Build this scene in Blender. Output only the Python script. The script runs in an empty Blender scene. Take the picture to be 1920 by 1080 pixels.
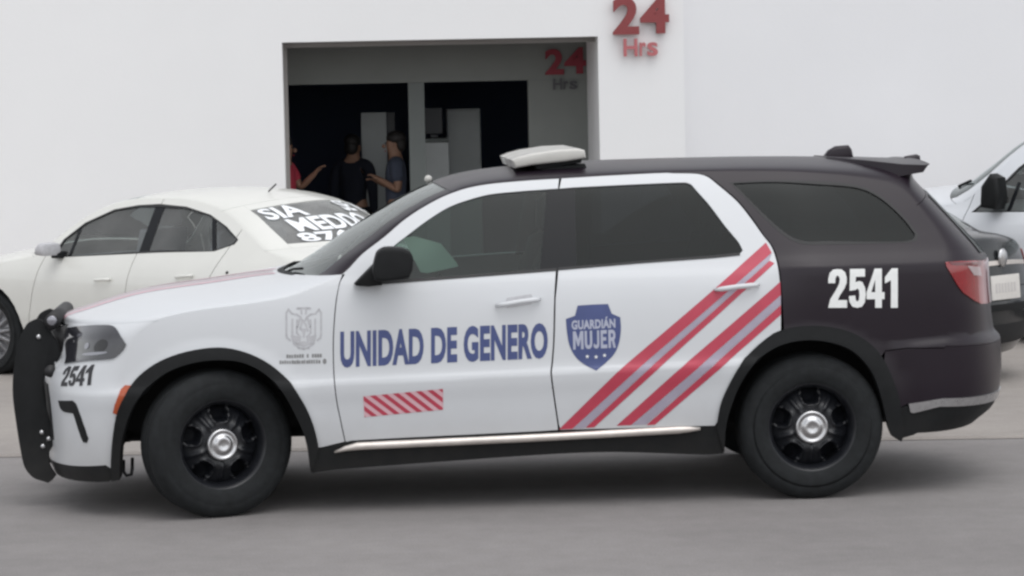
import bpy, bmesh, math, random
import numpy as np
from mathutils import Vector, Matrix
from mathutils.geometry import tessellate_polygon
random.seed(7)
SC = bpy.context.scene
COL = SC.collection

# ---- camera --------------------------------------------------------------
PITCH, ROLL, CAMH, FOCAL = .0735, .0205, 2.16, 5110.0
cd = bpy.data.cameras.new('camera'); cam = bpy.data.objects.new('camera', cd); COL.objects.link(cam)
cd.sensor_width = 36; cd.lens = 36*FOCAL/1920; cd.clip_end = 2000; cd.clip_start = .1
cam.location = (0, 0, CAMH)
cam.matrix_world = (Matrix.Translation((0, 0, CAMH)) @ Matrix.Rotation(math.pi/2-PITCH, 4, 'X') @ Matrix.Rotation(-ROLL, 4, 'Z'))
cd.dof.use_dof = False
SC.camera = cam
SC.render.filter_size = 2.6
SC.cycles.filter_width = 2.6

# ---- overcast daylight ---------------------------------------------------
W = bpy.data.worlds.new('World'); SC.world = W; W.use_nodes = True
nt = W.node_tree; bg = nt.nodes['Background']
sky = nt.nodes.new('ShaderNodeTexSky'); sky.sky_type = 'NISHITA'; sky.sun_disc = False
SUN_EL, SUN_ROT = math.radians(68), math.radians(155)
sky.sun_elevation = SUN_EL; sky.sun_rotation = SUN_ROT
sky.dust_density = 1.5; sky.air_density = 1.0; sky.ozone_density = 1
hs = nt.nodes.new('ShaderNodeHueSaturation'); hs.inputs['Saturation'].default_value = .13
nt.links.new(sky.outputs[0], hs.inputs['Color']); nt.links.new(hs.outputs[0], bg.inputs[0])
bg.inputs[1].default_value = .15
sl = bpy.data.lights.new('sun', 'SUN'); sun = bpy.data.objects.new('sun', sl); COL.objects.link(sun)
sl.energy = .55; sl.angle = math.radians(60); sl.color = (1, .985, .96)
az = SUN_ROT
sd = Vector((math.sin(az)*math.cos(SUN_EL), math.cos(az)*math.cos(SUN_EL), math.sin(SUN_EL)))
sun.rotation_euler = sd.to_track_quat('Z', 'Y').to_euler()
SC.view_settings.view_transform = 'Standard'; SC.view_settings.look = 'None'
SC.view_settings.gamma = 1; SC.view_settings.use_curve_mapping = False
SC.view_settings.exposure = 0.62

# ---- body surfaces -------------------------------------------------------
def pchip(xs, ys):
    """monotone cubic interpolation"""
    xs = np.asarray(xs, float); ys = np.asarray(ys, float)
    h = np.diff(xs); d = np.diff(ys)/h
    m = np.zeros(len(xs))
    for i in range(1, len(xs)-1):
        if d[i-1]*d[i] > 0:
            w1 = 2*h[i]+h[i-1]; w2 = h[i]+2*h[i-1]
            m[i] = (w1+w2)/(w1/d[i-1]+w2/d[i])
    m[0] = d[0]; m[-1] = d[-1]
    def f(x):
        x = np.asarray(x, float)
        i = np.clip(np.searchsorted(xs, x)-1, 0, len(xs)-2)
        t = (x-xs[i])/h[i]
        lo = x < xs[0]; hi = x > xs[-1]
        tt = np.clip(t, 0, 1)
        r = ((2*tt**3-3*tt**2+1)*ys[i]+(tt**3-2*tt**2+tt)*h[i]*m[i]
             + (-2*tt**3+3*tt**2)*ys[i+1]+(tt**3-tt**2)*h[i]*m[i+1])
        r = np.where(lo, ys[0]+(x-xs[0])*m[0], r)
        return np.where(hi, ys[-1]+(x-xs[-1])*m[-1], r)
    return f

def sstep(a, b, x):
    t = np.clip((np.asarray(x, float)-a)/(b-a), 0, 1)
    return t*t*(3-2*t)

class Body:
    """car body: a side sheet y = -S(x, z) and a wrap that closes it over the centre line"""
    def __init__(self, prof, plan, bumps=None, E=None, C=None, ab=None):
        self.pf = pchip(*zip(*prof)); self.pl = pchip(*zip(*plan)); self.bumps = bumps
        if E is not None:
            self.setEC(E, C, ab)
    def setEC(self, E, C, ab):
        n = np.arange(len(E))
        self.n = len(E)-1
        E = np.asarray(E, float); C = np.asarray(C, float)
        self.e = [pchip(n, E[:, k]) for k in (0, 1)]
        self.c = [pchip(n, C[:, k]) for k in (0, 1)]
        self.a = pchip(n, [q[0] for q in ab]); self.b = pchip(n, [q[1] for q in ab])
    def S(self, x, z):
        y = self.pf(z)+self.pl(x)
        if self.bumps: y = y+self.bumps(np.asarray(x, float), np.asarray(z, float))
        return y
    def side(self, u, v):
        u = np.asarray(u, float); v = np.asarray(v, float)
        return np.stack([u, -self.S(u, v), v], -1)
    def wrap(self, s, t):
        s = np.asarray(s, float); t = np.asarray(t, float)
        m = t > 1; tm = np.where(m, 2-t, t)
        ex, ez, cx, cz = self.e[0](s), self.e[1](s), self.c[0](s), self.c[1](s)
        ye = self.S(ex, ez)
        g = 0.05
        dx, dz = cx-ex, cz-ez
        yk = ye+(self.S(ex+g*dx, ez+g*dz)-ye)/g*0.9
        yk = np.clip(yk, ye*0.55, ye*1.03)
        a, b = self.a(s), self.b(s)
        def bz(p0, p1, p2, p3):
            q = 1-tm
            return q**3*p0+3*q*q*tm*p1+3*q*tm*tm*p2+tm**3*p3
        x = bz(ex, ex+a*dx, cx, cx); z = bz(ez, ez+a*dz, cz, cz)
        y = bz(ye, ye+a*(yk-ye), yk*(1-b), 0*ye)
        return np.stack([x, np.where(m, y, -y), z], -1)
# ---- patrol vehicle body definition (metres) ------------------------------
SUV_PROF = [(.15,.84),(.25,.880),(.35,.908),(.45,.928),(.56,.946),(.64,.961),(.665,.963),(.682,.960),(.705,.951),(.74,.947),(.80,.945),
            (.88,.943),(.98,.938),(1.06,.930),(1.12,.919),(1.17,.904),(1.22,.880),(1.30,.845),(1.40,.80),(1.50,.752),(1.60,.70),(1.70,.64),(1.80,.57)]
SUV_PROF_R = pchip(*zip(*[(.15,.86),(.35,.92),(.60,.945),(.80,.948),(1.0,.950),(1.15,.946),(1.20,.940),(1.225,.926),(1.27,.893),(1.35,.848),(1.5,.768),(1.6,.71),(1.7,.645),(1.8,.575)]))
SUV_PLAN = [(-2.6,-.17),(-2.2,-.075),(-1.8,-.025),(-1.3,-.004),(-.5,0),(1.0,0),(1.5,-.008),(2.0,-.05),(2.4,-.105),(2.7,-.16)]
AXF, AXR, HUBZ = -1.54, 1.53, .375
class SuvBody(Body):
    def S(self, x, z):
        x = np.asarray(x, float); z = np.asarray(z, float)
        ze = z-.023*(x+.89)*np.exp(-((z-.68)/.2)**2)
        w = sstep(1.15, 1.6, x)
        y = (1-w)*self.pf(ze)+w*SUV_PROF_R(z)+self.pl(x)
        for ax in (AXF, AXR):
            r = np.hypot(x-ax, z-HUBZ)
            y = y+.016*(1-sstep(.43, .56, r))
        zl = .795+.02*sstep(1.9, 2.4, x)
        y = y+.022*sstep(1.85, 2.15, x)*(1-sstep(zl-.035, zl+.02, z))
        return y
SUV_E = [(-2.0931, 0.1856), (-2.1069, 0.2758), (-2.0995, 0.4231), (-2.0651, 0.5766), (-2.0294, 0.6848), (-1.9946, 0.7655), (-1.9593, 0.86), (-1.9247, 0.9353), (-1.8035, 1.0221), (-1.5866, 1.0659), (-1.3702, 1.0877), (-1.1535, 1.1172), (-0.9897, 1.1744), (-0.8743, 1.227), (-0.7679, 1.3255), (-0.656, 1.4056), (-0.5431, 1.4941), (-0.4303, 1.5614), (-0.3176, 1.6129), (-0.2054, 1.6455), (-0.0936, 1.6619), (0.1294, 1.6759), (0.2689, 1.681), (0.5487, 1.6911), (0.8571, 1.6979), (1.1097, 1.6977), (1.3906, 1.6915), (1.6431, 1.672), (1.8407, 1.6451), (1.9945, 1.6083), (2.0887, 1.5565), (2.1628, 1.4588), (2.2228, 1.3618), (2.2492, 1.2799), (2.2449, 1.224), (2.2382, 1.0759), (2.2428, 0.9647), (2.242, 0.8534), (2.2363, 0.7722), (2.2356, 0.6608), (2.2297, 0.5352), (2.1877, 0.4243), (2.0895, 0.3232)]
SUV_C = [(-2.4416, 0.1669), (-2.4669, 0.244), (-2.4594, 0.3032), (-2.4682, 0.5435), (-2.4757, 0.6564), (-2.4627, 0.7124), (-2.3991, 0.7894), (-2.3851, 0.879), (-2.382, 0.9773), (-2.2271, 1.0381), (-1.9391, 1.1144), (-1.6229, 1.1526), (-1.3635, 1.1836), (-1.1962, 1.1997), (-1.0152, 1.2936), (-0.8685, 1.3913), (-0.722, 1.4804), (-0.5755, 1.5666), (-0.4147, 1.641), (-0.2543, 1.6923), (-0.1088, 1.718), (0.1822, 1.7433), (0.357, 1.751), (0.6488, 1.7561), (0.9705, 1.7577), (1.2345, 1.7576), (1.5285, 1.754), (1.8232, 1.7446), (2.0891, 1.727), (2.237, 1.7061), (2.2129, 1.6605), (2.3397, 1.5163), (2.4754, 1.3715), (2.5954, 1.2463), (2.6354, 1.1941), (2.6457, 1.0399), (2.6564, 0.9255), (2.6729, 0.8107), (2.713, 0.7524), (2.7178, 0.6091), (2.7113, 0.5176), (2.6757, 0.4038), (2.5738, 0.3263)]
SUV_AB = [(0.62, 0.55), (0.62, 0.55), (0.62, 0.55), (0.62, 0.55), (0.62, 0.55), (0.62, 0.55), (0.62, 0.55), (0.62, 0.55), (0.5, 0.65), (0.5, 0.65), (0.5, 0.65), (0.5, 0.65), (0.5, 0.65), (0.4, 0.62), (0.4, 0.62), (0.4, 0.62), (0.4, 0.62), (0.4, 0.62), (0.4, 0.62), (0.6, 0.62), (0.6, 0.62), (0.6, 0.62), (0.6, 0.62), (0.6, 0.62), (0.6, 0.62), (0.6, 0.62), (0.6, 0.62), (0.6, 0.62), (0.6, 0.62), (0.6, 0.62), (0.66, 0.6), (0.66, 0.6), (0.66, 0.6), (0.66, 0.6), (0.66, 0.6), (0.66, 0.6), (0.66, 0.6), (0.66, 0.6), (0.66, 0.6), (0.66, 0.6), (0.66, 0.6), (0.66, 0.6), (0.66, 0.6)]
OUT = {  # these outlines and the edge curves above were projected from image pixels
 'fender': ('side', [[(-1.0191, 0.3418), (-1.0219, 0.3597), (-1.0245, 0.3776), (-1.0274, 0.3953), (-1.0309, 0.4129), (-1.0358, 0.4343), (-1.0415, 0.4573), (-1.0481, 0.4807), (-1.0557, 0.5034), (-1.0649, 0.5272), (-1.0753, 0.5516), (-1.0867, 0.576), (-1.0991, 0.5997), (-1.1133, 0.6246), (-1.1288, 0.6499), (-1.1458, 0.6742), (-1.1641, 0.6965), (-1.1848, 0.7192), (-1.2073, 0.7418), (-1.2312, 0.7632), (-1.2565, 0.7827), (-1.2841, 0.8009), (-1.3137, 0.8178), (-1.3446, 0.8328), (-1.3762, 0.8455), (-1.4086, 0.8559), (-1.442, 0.8644), (-1.4761, 0.8703), (-1.5103, 0.8731), (-1.5495, 0.8725), (-1.5913, 0.8687), (-1.6332, 0.8627), (-1.6726, 0.8551), (-1.708, 0.8464), (-1.7433, 0.8356), (-1.7773, 0.823), (-1.809, 0.809), (-1.8374, 0.7936), (-1.8652, 0.7758), (-1.8911, 0.7568), (-1.9139, 0.7375), (-1.9529, 0.876), (-1.9458, 0.8946), (-1.9377, 0.9127), (-1.927, 0.9317), (-1.9095, 0.9535), (-1.882, 0.9776), (-1.8475, 1.0008), (-1.8092, 1.0199), (-1.765, 1.034), (-1.7104, 1.0462), (-1.6511, 1.0565), (-1.5931, 1.065), (-1.5385, 1.0716), (-1.484, 1.0768), (-1.4296, 1.0817), (-1.3751, 1.0872), (-1.3193, 1.0935), (-1.2623, 1.1002), (-1.207, 1.1078), (-1.1563, 1.1166), (-1.1103, 1.1283), (-1.067, 1.1431), (-1.027, 1.159), (-0.9907, 1.174), (-0.9585, 1.1868), (-0.9293, 1.1988), (-0.9017, 1.2116), (-0.8743, 1.227), (-0.8918, 1.1852), (-0.8966, 1.1655), (-0.9016, 1.1458), (-0.9062, 1.1259), (-0.9102, 1.1058), (-0.9141, 1.0809), (-0.9177, 1.0539), (-0.9209, 1.0259), (-0.9238, 0.9984), (-0.9265, 0.9714), (-0.9288, 0.9444), (-0.9307, 0.9173), (-0.932, 0.8902), (-0.9331, 0.8526), (-0.9339, 0.8103), (-0.934, 0.7672), (-0.9334, 0.7271), (-0.932, 0.693), (-0.9297, 0.6586), (-0.9268, 0.6239), (-0.9233, 0.5908), (-0.9194, 0.5625), (-0.9146, 0.5342), (-0.9094, 0.5062), (-0.9043, 0.4786), (-0.8996, 0.4519), (-0.8948, 0.4251), (-0.8899, 0.3982), (-0.8851, 0.3713)]]),
 'bumper_side': ('side', [[(-1.9139, 0.7375), (-1.9315, 0.7193), (-1.9472, 0.6995), (-1.9616, 0.6788), (-1.9749, 0.6583), (-1.9891, 0.6363), (-2.0035, 0.6128), (-2.0166, 0.5882), (-2.0275, 0.5625), (-2.0371, 0.5307), (-2.0451, 0.4957), (-2.052, 0.4593), (-2.0583, 0.4231), (-2.0641, 0.3854), (-2.0692, 0.3459), (-2.0735, 0.3082), (-2.0767, 0.2756), (-2.078, 0.2554), (-2.1069, 0.2758), (-2.1063, 0.3089), (-2.1045, 0.3478), (-2.102, 0.389), (-2.0989, 0.4292), (-2.0924, 0.4704), (-2.0827, 0.5124), (-2.0719, 0.5521), (-2.0623, 0.5867), (-2.053, 0.6174), (-2.0437, 0.6456), (-2.0343, 0.6716), (-2.0252, 0.6955), (-2.0161, 0.7166), (-2.0071, 0.7365), (-1.9981, 0.757), (-1.989, 0.78), (-1.9798, 0.8053), (-1.9706, 0.8308), (-1.9614, 0.8549), (-1.9529, 0.876)]]),
 'valance_side': ('side', [[(-2.078, 0.2554), (-2.0784, 0.2352), (-2.0785, 0.2148), (-2.0789, 0.1943), (-2.0873, 0.1915), (-2.0931, 0.1856), (-2.0972, 0.2072), (-2.1017, 0.228), (-2.1054, 0.2502), (-2.1069, 0.2758)]]),
 'front_door': ('side', [[(0.2635, 1.6808), (0.2313, 1.6797), (0.2049, 1.6788), (0.1803, 1.678), (0.1536, 1.677), (0.1206, 1.6756), (0.0767, 1.6734), (0.026, 1.6706), (-0.025, 1.6674), (-0.0701, 1.6641), (-0.1035, 1.6609), (-0.1294, 1.6579), (-0.1517, 1.6549), (-0.1722, 1.6516), (-0.1928, 1.6479), (-0.2152, 1.6435), (-0.2381, 1.638), (-0.261, 1.6316), (-0.2839, 1.6244), (-0.3068, 1.6167), (-0.3297, 1.6084), (-0.3527, 1.599), (-0.3757, 1.5887), (-0.3986, 1.5776), (-0.4216, 1.5659), (-0.4446, 1.5539), (-0.4676, 1.5412), (-0.4906, 1.5277), (-0.5136, 1.5135), (-0.5366, 1.4985), (-0.5596, 1.4824), (-0.5826, 1.4645), (-0.6057, 1.4458), (-0.6287, 1.427), (-0.6516, 1.4089), (-0.6746, 1.3921), (-0.6976, 1.3761), (-0.7205, 1.3604), (-0.7433, 1.3443), (-0.7658, 1.3272), (-0.7877, 1.3077), (-0.8092, 1.2859), (-0.8305, 1.2639), (-0.8521, 1.2435), (-0.8743, 1.227), (-0.8607, 1.2267), (-0.8675, 1.2164), (-0.8746, 1.2064), (-0.8812, 1.196), (-0.8864, 1.1851), (-0.8917, 1.168), (-0.8966, 1.148), (-0.901, 1.1266), (-0.9048, 1.1056), (-0.9087, 1.0808), (-0.9122, 1.0537), (-0.9155, 1.0258), (-0.9184, 0.9982), (-0.921, 0.9713), (-0.9234, 0.9442), (-0.9253, 0.9172), (-0.9266, 0.89), (-0.9277, 0.8525), (-0.9284, 0.8102), (-0.9286, 0.7671), (-0.928, 0.727), (-0.9266, 0.6929), (-0.9243, 0.6585), (-0.9214, 0.6237), (-0.9179, 0.5907), (-0.914, 0.5623), (-0.9092, 0.5341), (-0.9039, 0.5061), (-0.8989, 0.4784), (-0.8942, 0.4517), (-0.8893, 0.4249), (-0.8845, 0.3981), (-0.8796, 0.3712), (-0.7378, 0.3782), (-0.5168, 0.3829), (-0.2845, 0.3878), (-0.0735, 0.3923), (0.0834, 0.3958), (0.115, 0.3967), (0.1466, 0.3979), (0.1782, 0.3992), (0.2098, 0.4004), (0.2072, 0.4315), (0.2017, 0.4713), (0.1962, 0.5117), (0.1909, 0.5506), (0.1862, 0.5862), (0.1822, 0.6157), (0.1782, 0.646), (0.175, 0.6743), (0.1734, 0.6979), (0.1742, 0.7112), (0.1766, 0.7243), (0.1791, 0.7376), (0.1811, 0.7511), (0.1837, 0.7744), (0.1867, 0.8021), (0.1896, 0.8315), (0.1918, 0.8601), (0.1944, 0.9089), (0.197, 0.9673), (0.1998, 1.0265), (0.2029, 1.0775), (0.2057, 1.1112), (0.2092, 1.1447), (0.2132, 1.178), (0.2174, 1.211), (0.2179, 1.219), (0.1194, 1.214), (0.0205, 1.209), (-0.0772, 1.2041), (-0.1722, 1.1993), (-0.2645, 1.1946), (-0.3587, 1.1898), (-0.4486, 1.1853), (-0.5277, 1.1816), (-0.5867, 1.1791), (-0.6486, 1.1767), (-0.7045, 1.1748), (-0.7455, 1.1737), (-0.7523, 1.174), (-0.7591, 1.1749), (-0.7658, 1.176), (-0.7726, 1.177), (-0.7658, 1.1897), (-0.7594, 1.2025), (-0.7523, 1.215), (-0.7438, 1.2265), (-0.7177, 1.2546), (-0.683, 1.29), (-0.6469, 1.3255), (-0.6168, 1.3539), (-0.6001, 1.3678), (-0.5825, 1.3808), (-0.5645, 1.3932), (-0.5465, 1.4057), (-0.5213, 1.4236), (-0.4928, 1.4438), (-0.4629, 1.4643), (-0.4337, 1.4835), (-0.4059, 1.5009), (-0.3776, 1.518), (-0.3491, 1.5341), (-0.3207, 1.5481), (-0.2933, 1.5595), (-0.2652, 1.5693), (-0.2368, 1.578), (-0.2085, 1.5861), (-0.1808, 1.5935), (-0.1529, 1.6003), (-0.1249, 1.606), (-0.0966, 1.6105), (-0.0587, 1.6146), (-0.0166, 1.6179), (0.0273, 1.6206), (0.0704, 1.623), (0.1152, 1.6253), (0.1612, 1.6273), (0.2078, 1.6292), (0.2542, 1.6311)]]),
 'rear_door': ('side', [[(0.2767, 1.6813), (0.3242, 1.6831), (0.3815, 1.6853), (0.4444, 1.6877), (0.5086, 1.6899), (0.5705, 1.6917), (0.6346, 1.6936), (0.7006, 1.6954), (0.766, 1.6969), (0.8286, 1.6978), (0.8624, 1.695), (0.8939, 1.6939), (0.9265, 1.6929), (0.957, 1.6917), (0.9824, 1.6896), (0.9966, 1.6876), (1.0107, 1.6847), (1.0242, 1.6805), (1.037, 1.6748), (1.0502, 1.6663), (1.0633, 1.6557), (1.0762, 1.6441), (1.0888, 1.6327), (1.1092, 1.6146), (1.1331, 1.5934), (1.1573, 1.5708), (1.1788, 1.5489), (1.1956, 1.5292), (1.2113, 1.5086), (1.2262, 1.4874), (1.2408, 1.4661), (1.2566, 1.4421), (1.2726, 1.4165), (1.2879, 1.3917), (1.3015, 1.3702), (1.3115, 1.356), (1.3221, 1.3421), (1.3321, 1.3279), (1.3403, 1.3128), (1.347, 1.2953), (1.3525, 1.2765), (1.3568, 1.257), (1.3601, 1.2376), (1.3626, 1.218), (1.3643, 1.198), (1.3658, 1.1775), (1.3672, 1.157), (1.3688, 1.1317), (1.3702, 1.1043), (1.3712, 1.0759), (1.3716, 1.0479), (1.3714, 1.0111), (1.3705, 0.9703), (1.3694, 0.9277), (1.3683, 0.8861), (1.3292, 0.8707), (1.3149, 0.861), (1.3005, 0.8515), (1.2864, 0.8417), (1.2729, 0.8311), (1.2504, 0.8119), (1.2242, 0.7888), (1.1974, 0.7637), (1.1727, 0.7387), (1.1515, 0.7138), (1.1335, 0.6866), (1.1171, 0.6584), (1.1021, 0.6304), (1.0882, 0.603), (1.0748, 0.5747), (1.0629, 0.5467), (1.053, 0.5198), (1.0465, 0.4941), (1.0418, 0.4667), (1.038, 0.4413), (1.0343, 0.4219), (1.0319, 0.4158), (1.0285, 0.4103), (1.0246, 0.4049), (1.021, 0.3994), (0.9109, 0.3992), (0.2236, 0.4), (0.2154, 0.4313), (0.2099, 0.4711), (0.2044, 0.5114), (0.1991, 0.5503), (0.1944, 0.586), (0.1905, 0.6154), (0.1864, 0.6458), (0.1832, 0.6741), (0.1816, 0.6977), (0.1824, 0.711), (0.1848, 0.724), (0.1873, 0.7374), (0.1893, 0.7509), (0.1919, 0.7742), (0.1949, 0.8019), (0.1978, 0.8313), (0.2, 0.8598), (0.2026, 0.9067), (0.2053, 0.962), (0.2081, 1.0206), (0.2111, 1.0773), (0.2318, 1.2213), (0.2545, 1.2227), (0.2773, 1.2242), (0.3, 1.2257), (0.3228, 1.2271), (0.3887, 1.2309), (0.4735, 1.2358), (0.5659, 1.241), (0.6546, 1.2457), (0.7538, 1.2503), (0.8616, 1.2549), (0.963, 1.2593), (1.043, 1.2631), (1.0744, 1.2652), (1.1059, 1.2678), (1.1373, 1.2707), (1.1688, 1.2734), (1.1926, 1.2944), (1.1883, 1.3054), (1.1843, 1.3166), (1.1797, 1.3276), (1.1741, 1.3379), (1.1614, 1.3557), (1.1452, 1.3765), (1.1277, 1.3986), (1.1114, 1.4204), (1.0934, 1.4467), (1.0743, 1.4757), (1.0552, 1.5046), (1.0372, 1.5305), (1.0211, 1.5515), (1.0038, 1.5727), (0.9874, 1.5923), (0.9744, 1.608), (0.969, 1.6153), (0.9637, 1.6229), (0.9582, 1.63), (0.9518, 1.6358), (0.9445, 1.6403), (0.9366, 1.6439), (0.9281, 1.6463), (0.9194, 1.6474), (0.8748, 1.6478), (0.8144, 1.6471), (0.7477, 1.6458), (0.6843, 1.6445), (0.6016, 1.6426), (0.5073, 1.6402), (0.4177, 1.6378), (0.3491, 1.6357), (0.3274, 1.6348), (0.3058, 1.6336), (0.2842, 1.6322), (0.2625, 1.6309)]]),
 'quarter': ('side', [[(0.8571, 1.6979), (0.9234, 1.6979), (0.9853, 1.6978), (1.0465, 1.6978), (1.1106, 1.6977), (1.1798, 1.6971), (1.2517, 1.6957), (1.3235, 1.6937), (1.3925, 1.6914), (1.4592, 1.688), (1.5247, 1.6832), (1.5873, 1.6775), (1.6455, 1.6717), (1.6995, 1.6657), (1.7505, 1.6593), (1.7984, 1.6522), (1.8431, 1.6447), (1.8861, 1.6365), (1.9271, 1.6276), (1.9645, 1.6179), (1.9966, 1.6075), (2.0237, 1.5964), (2.0476, 1.5845), (2.0696, 1.5709), (2.0905, 1.555), (2.1106, 1.5342), (2.1295, 1.5089), (2.1474, 1.482), (2.1644, 1.4563), (2.1815, 1.4315), (2.1982, 1.4066), (2.2128, 1.3822), (2.2238, 1.3592), (2.2331, 1.337), (2.2414, 1.3155), (2.2473, 1.2955), (2.2491, 1.2778), (2.2486, 1.264), (2.2475, 1.2522), (2.2461, 1.239), (2.2447, 1.2209), (2.2428, 1.1901), (2.2406, 1.1493), (2.2388, 1.1068), (2.2383, 1.0709), (2.2392, 1.0413), (2.2408, 1.0139), (2.2423, 0.9873), (2.2428, 0.9599), (2.2427, 0.931), (2.2425, 0.9018), (2.2423, 0.874), (2.242, 0.8492), (2.2407, 0.8282), (2.2388, 0.8092), (2.237, 0.7897), (2.2362, 0.7674), (2.0306, 0.7738), (1.9183, 0.7632), (1.8938, 0.7309), (1.875, 0.7567), (1.8533, 0.7806), (1.8289, 0.8028), (1.8031, 0.8229), (1.7766, 0.8404), (1.7499, 0.8551), (1.7219, 0.8674), (1.6931, 0.8775), (1.6638, 0.8858), (1.6307, 0.8931), (1.5954, 0.8987), (1.5593, 0.9025), (1.5238, 0.904), (1.4884, 0.9034), (1.4526, 0.9009), (1.4177, 0.8961), (1.3849, 0.8884), (1.3799, 1.0477), (1.3787, 1.0757), (1.3778, 1.1041), (1.3767, 1.1316), (1.3754, 1.1569), (1.3739, 1.1774), (1.3724, 1.1978), (1.3707, 1.2179), (1.3682, 1.2375), (1.365, 1.2569), (1.3607, 1.2763), (1.3552, 1.2952), (1.3485, 1.3127), (1.3403, 1.3278), (1.3303, 1.3419), (1.3197, 1.3558), (1.3097, 1.37), (1.2962, 1.3921), (1.281, 1.4177), (1.2651, 1.4441), (1.2494, 1.4686), (1.2349, 1.49), (1.2199, 1.5111), (1.2042, 1.5317), (1.1874, 1.5515), (1.166, 1.5733), (1.1419, 1.5959), (1.1181, 1.6172), (1.0975, 1.6352), (1.0843, 1.6468), (1.0707, 1.6584), (1.0568, 1.6689), (1.0429, 1.6774), (1.0294, 1.6831), (1.0151, 1.6873), (1.0004, 1.6902), (0.9855, 1.6923), (0.9634, 1.6939), (0.9379, 1.6947), (0.911, 1.6951), (0.8849, 1.6956)],
   [(1.1543, 1.6421), (1.2121, 1.644), (1.2699, 1.6462), (1.3276, 1.6478), (1.3853, 1.6478), (1.4602, 1.6459), (1.5435, 1.6426), (1.6253, 1.638), (1.695, 1.6324), (1.739, 1.6273), (1.7834, 1.6204), (1.8257, 1.6115), (1.8633, 1.6007), (1.8924, 1.5887), (1.9199, 1.5738), (1.9458, 1.5566), (1.9703, 1.5378), (1.9972, 1.5137), (2.0245, 1.4859), (2.0501, 1.4574), (2.0721, 1.4314), (2.0867, 1.4116), (2.0998, 1.3907), (2.1123, 1.3695), (2.125, 1.3485), (2.1099, 1.3219), (2.0966, 1.3192), (2.0833, 1.3162), (2.0701, 1.3138), (2.0568, 1.3127), (1.9501, 1.3126), (1.8011, 1.3132), (1.6521, 1.3146), (1.5448, 1.3166), (1.5236, 1.3184), (1.5027, 1.3222), (1.4825, 1.3277), (1.4635, 1.3345), (1.446, 1.3428), (1.4294, 1.3528), (1.4137, 1.3641), (1.3987, 1.3762), (1.3781, 1.3948), (1.3555, 1.417), (1.3324, 1.4409), (1.3102, 1.4646), (1.2877, 1.4898), (1.2651, 1.5166), (1.243, 1.543), (1.2224, 1.567), (1.2056, 1.5859), (1.1885, 1.6047), (1.1714, 1.6234)]]),
 'rbumper_side': ('side', [[(1.9182, 0.7577), (2.0304, 0.7684), (2.2362, 0.7625), (2.236, 0.7398), (2.2359, 0.7154), (2.2358, 0.6899), (2.2356, 0.6641), (2.2352, 0.6376), (2.2343, 0.6099), (2.2329, 0.5817), (2.2312, 0.5541), (2.2289, 0.528), (2.2235, 0.5029), (2.2155, 0.5021), (2.1672, 0.497), (2.1171, 0.4916), (2.072, 0.4861), (2.0373, 0.4814), (2.0275, 0.4788), (2.018, 0.475), (2.0088, 0.4706), (1.9995, 0.4664), (1.9927, 0.4667), (1.9849, 0.5035), (1.9752, 0.5395), (1.9638, 0.5757), (1.9513, 0.611), (1.938, 0.6441), (1.9248, 0.6737), (1.9102, 0.7029)]]),
 'rchrome_side': ('side', [[(2.0373, 0.4814), (2.2155, 0.5021), (2.2235, 0.5029), (2.2069, 0.4607), (2.2132, 0.4627), (2.1724, 0.4544), (2.1298, 0.4454), (2.0918, 0.4374), (2.064, 0.4323), (2.0552, 0.4344), (2.0464, 0.4387)]]),
 'rvalance_side': ('side', [[(1.9967, 0.4609), (2.0345, 0.4731), (2.0495, 0.4301), (2.2191, 0.4568), (2.2059, 0.4585), (2.191, 0.4302), (2.1725, 0.4026), (2.1466, 0.3759), (2.1175, 0.3496), (2.0895, 0.3232), (2.0671, 0.3126), (2.0037, 0.2986), (2.0048, 0.3144), (2.0063, 0.3302), (2.0074, 0.3458), (2.007, 0.3615), (2.0038, 0.3917), (1.9989, 0.4281)]]),
 'window_front': ('side', [[(-0.7591, 1.1741), (-0.7525, 1.1908), (-0.7463, 1.2077), (-0.7392, 1.2242), (-0.7298, 1.2394), (-0.7064, 1.2671), (-0.6758, 1.3001), (-0.6439, 1.3327), (-0.6166, 1.3592), (-0.6, 1.3733), (-0.5824, 1.3862), (-0.5644, 1.3986), (-0.5463, 1.411), (-0.5211, 1.4289), (-0.4926, 1.4491), (-0.4627, 1.4697), (-0.4334, 1.4888), (-0.4056, 1.5063), (-0.3773, 1.5234), (-0.3488, 1.5394), (-0.3205, 1.5535), (-0.2931, 1.5649), (-0.2649, 1.5747), (-0.2365, 1.5834), (-0.2082, 1.5915), (-0.1805, 1.5989), (-0.1526, 1.6057), (-0.1246, 1.6114), (-0.0963, 1.616), (-0.0584, 1.6201), (-0.0162, 1.6234), (0.0277, 1.6261), (0.0708, 1.6284), (0.1165, 1.6305), (0.164, 1.6321), (0.2122, 1.6335), (0.26, 1.635), (0.234, 1.2132), (0.1311, 1.2084), (0.0274, 1.2035), (-0.0745, 1.1987), (-0.1725, 1.194), (-0.2644, 1.1893), (-0.3581, 1.1843), (-0.4479, 1.1797), (-0.5279, 1.1763), (-0.5857, 1.175), (-0.6436, 1.1745), (-0.7014, 1.1744)]]),
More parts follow.
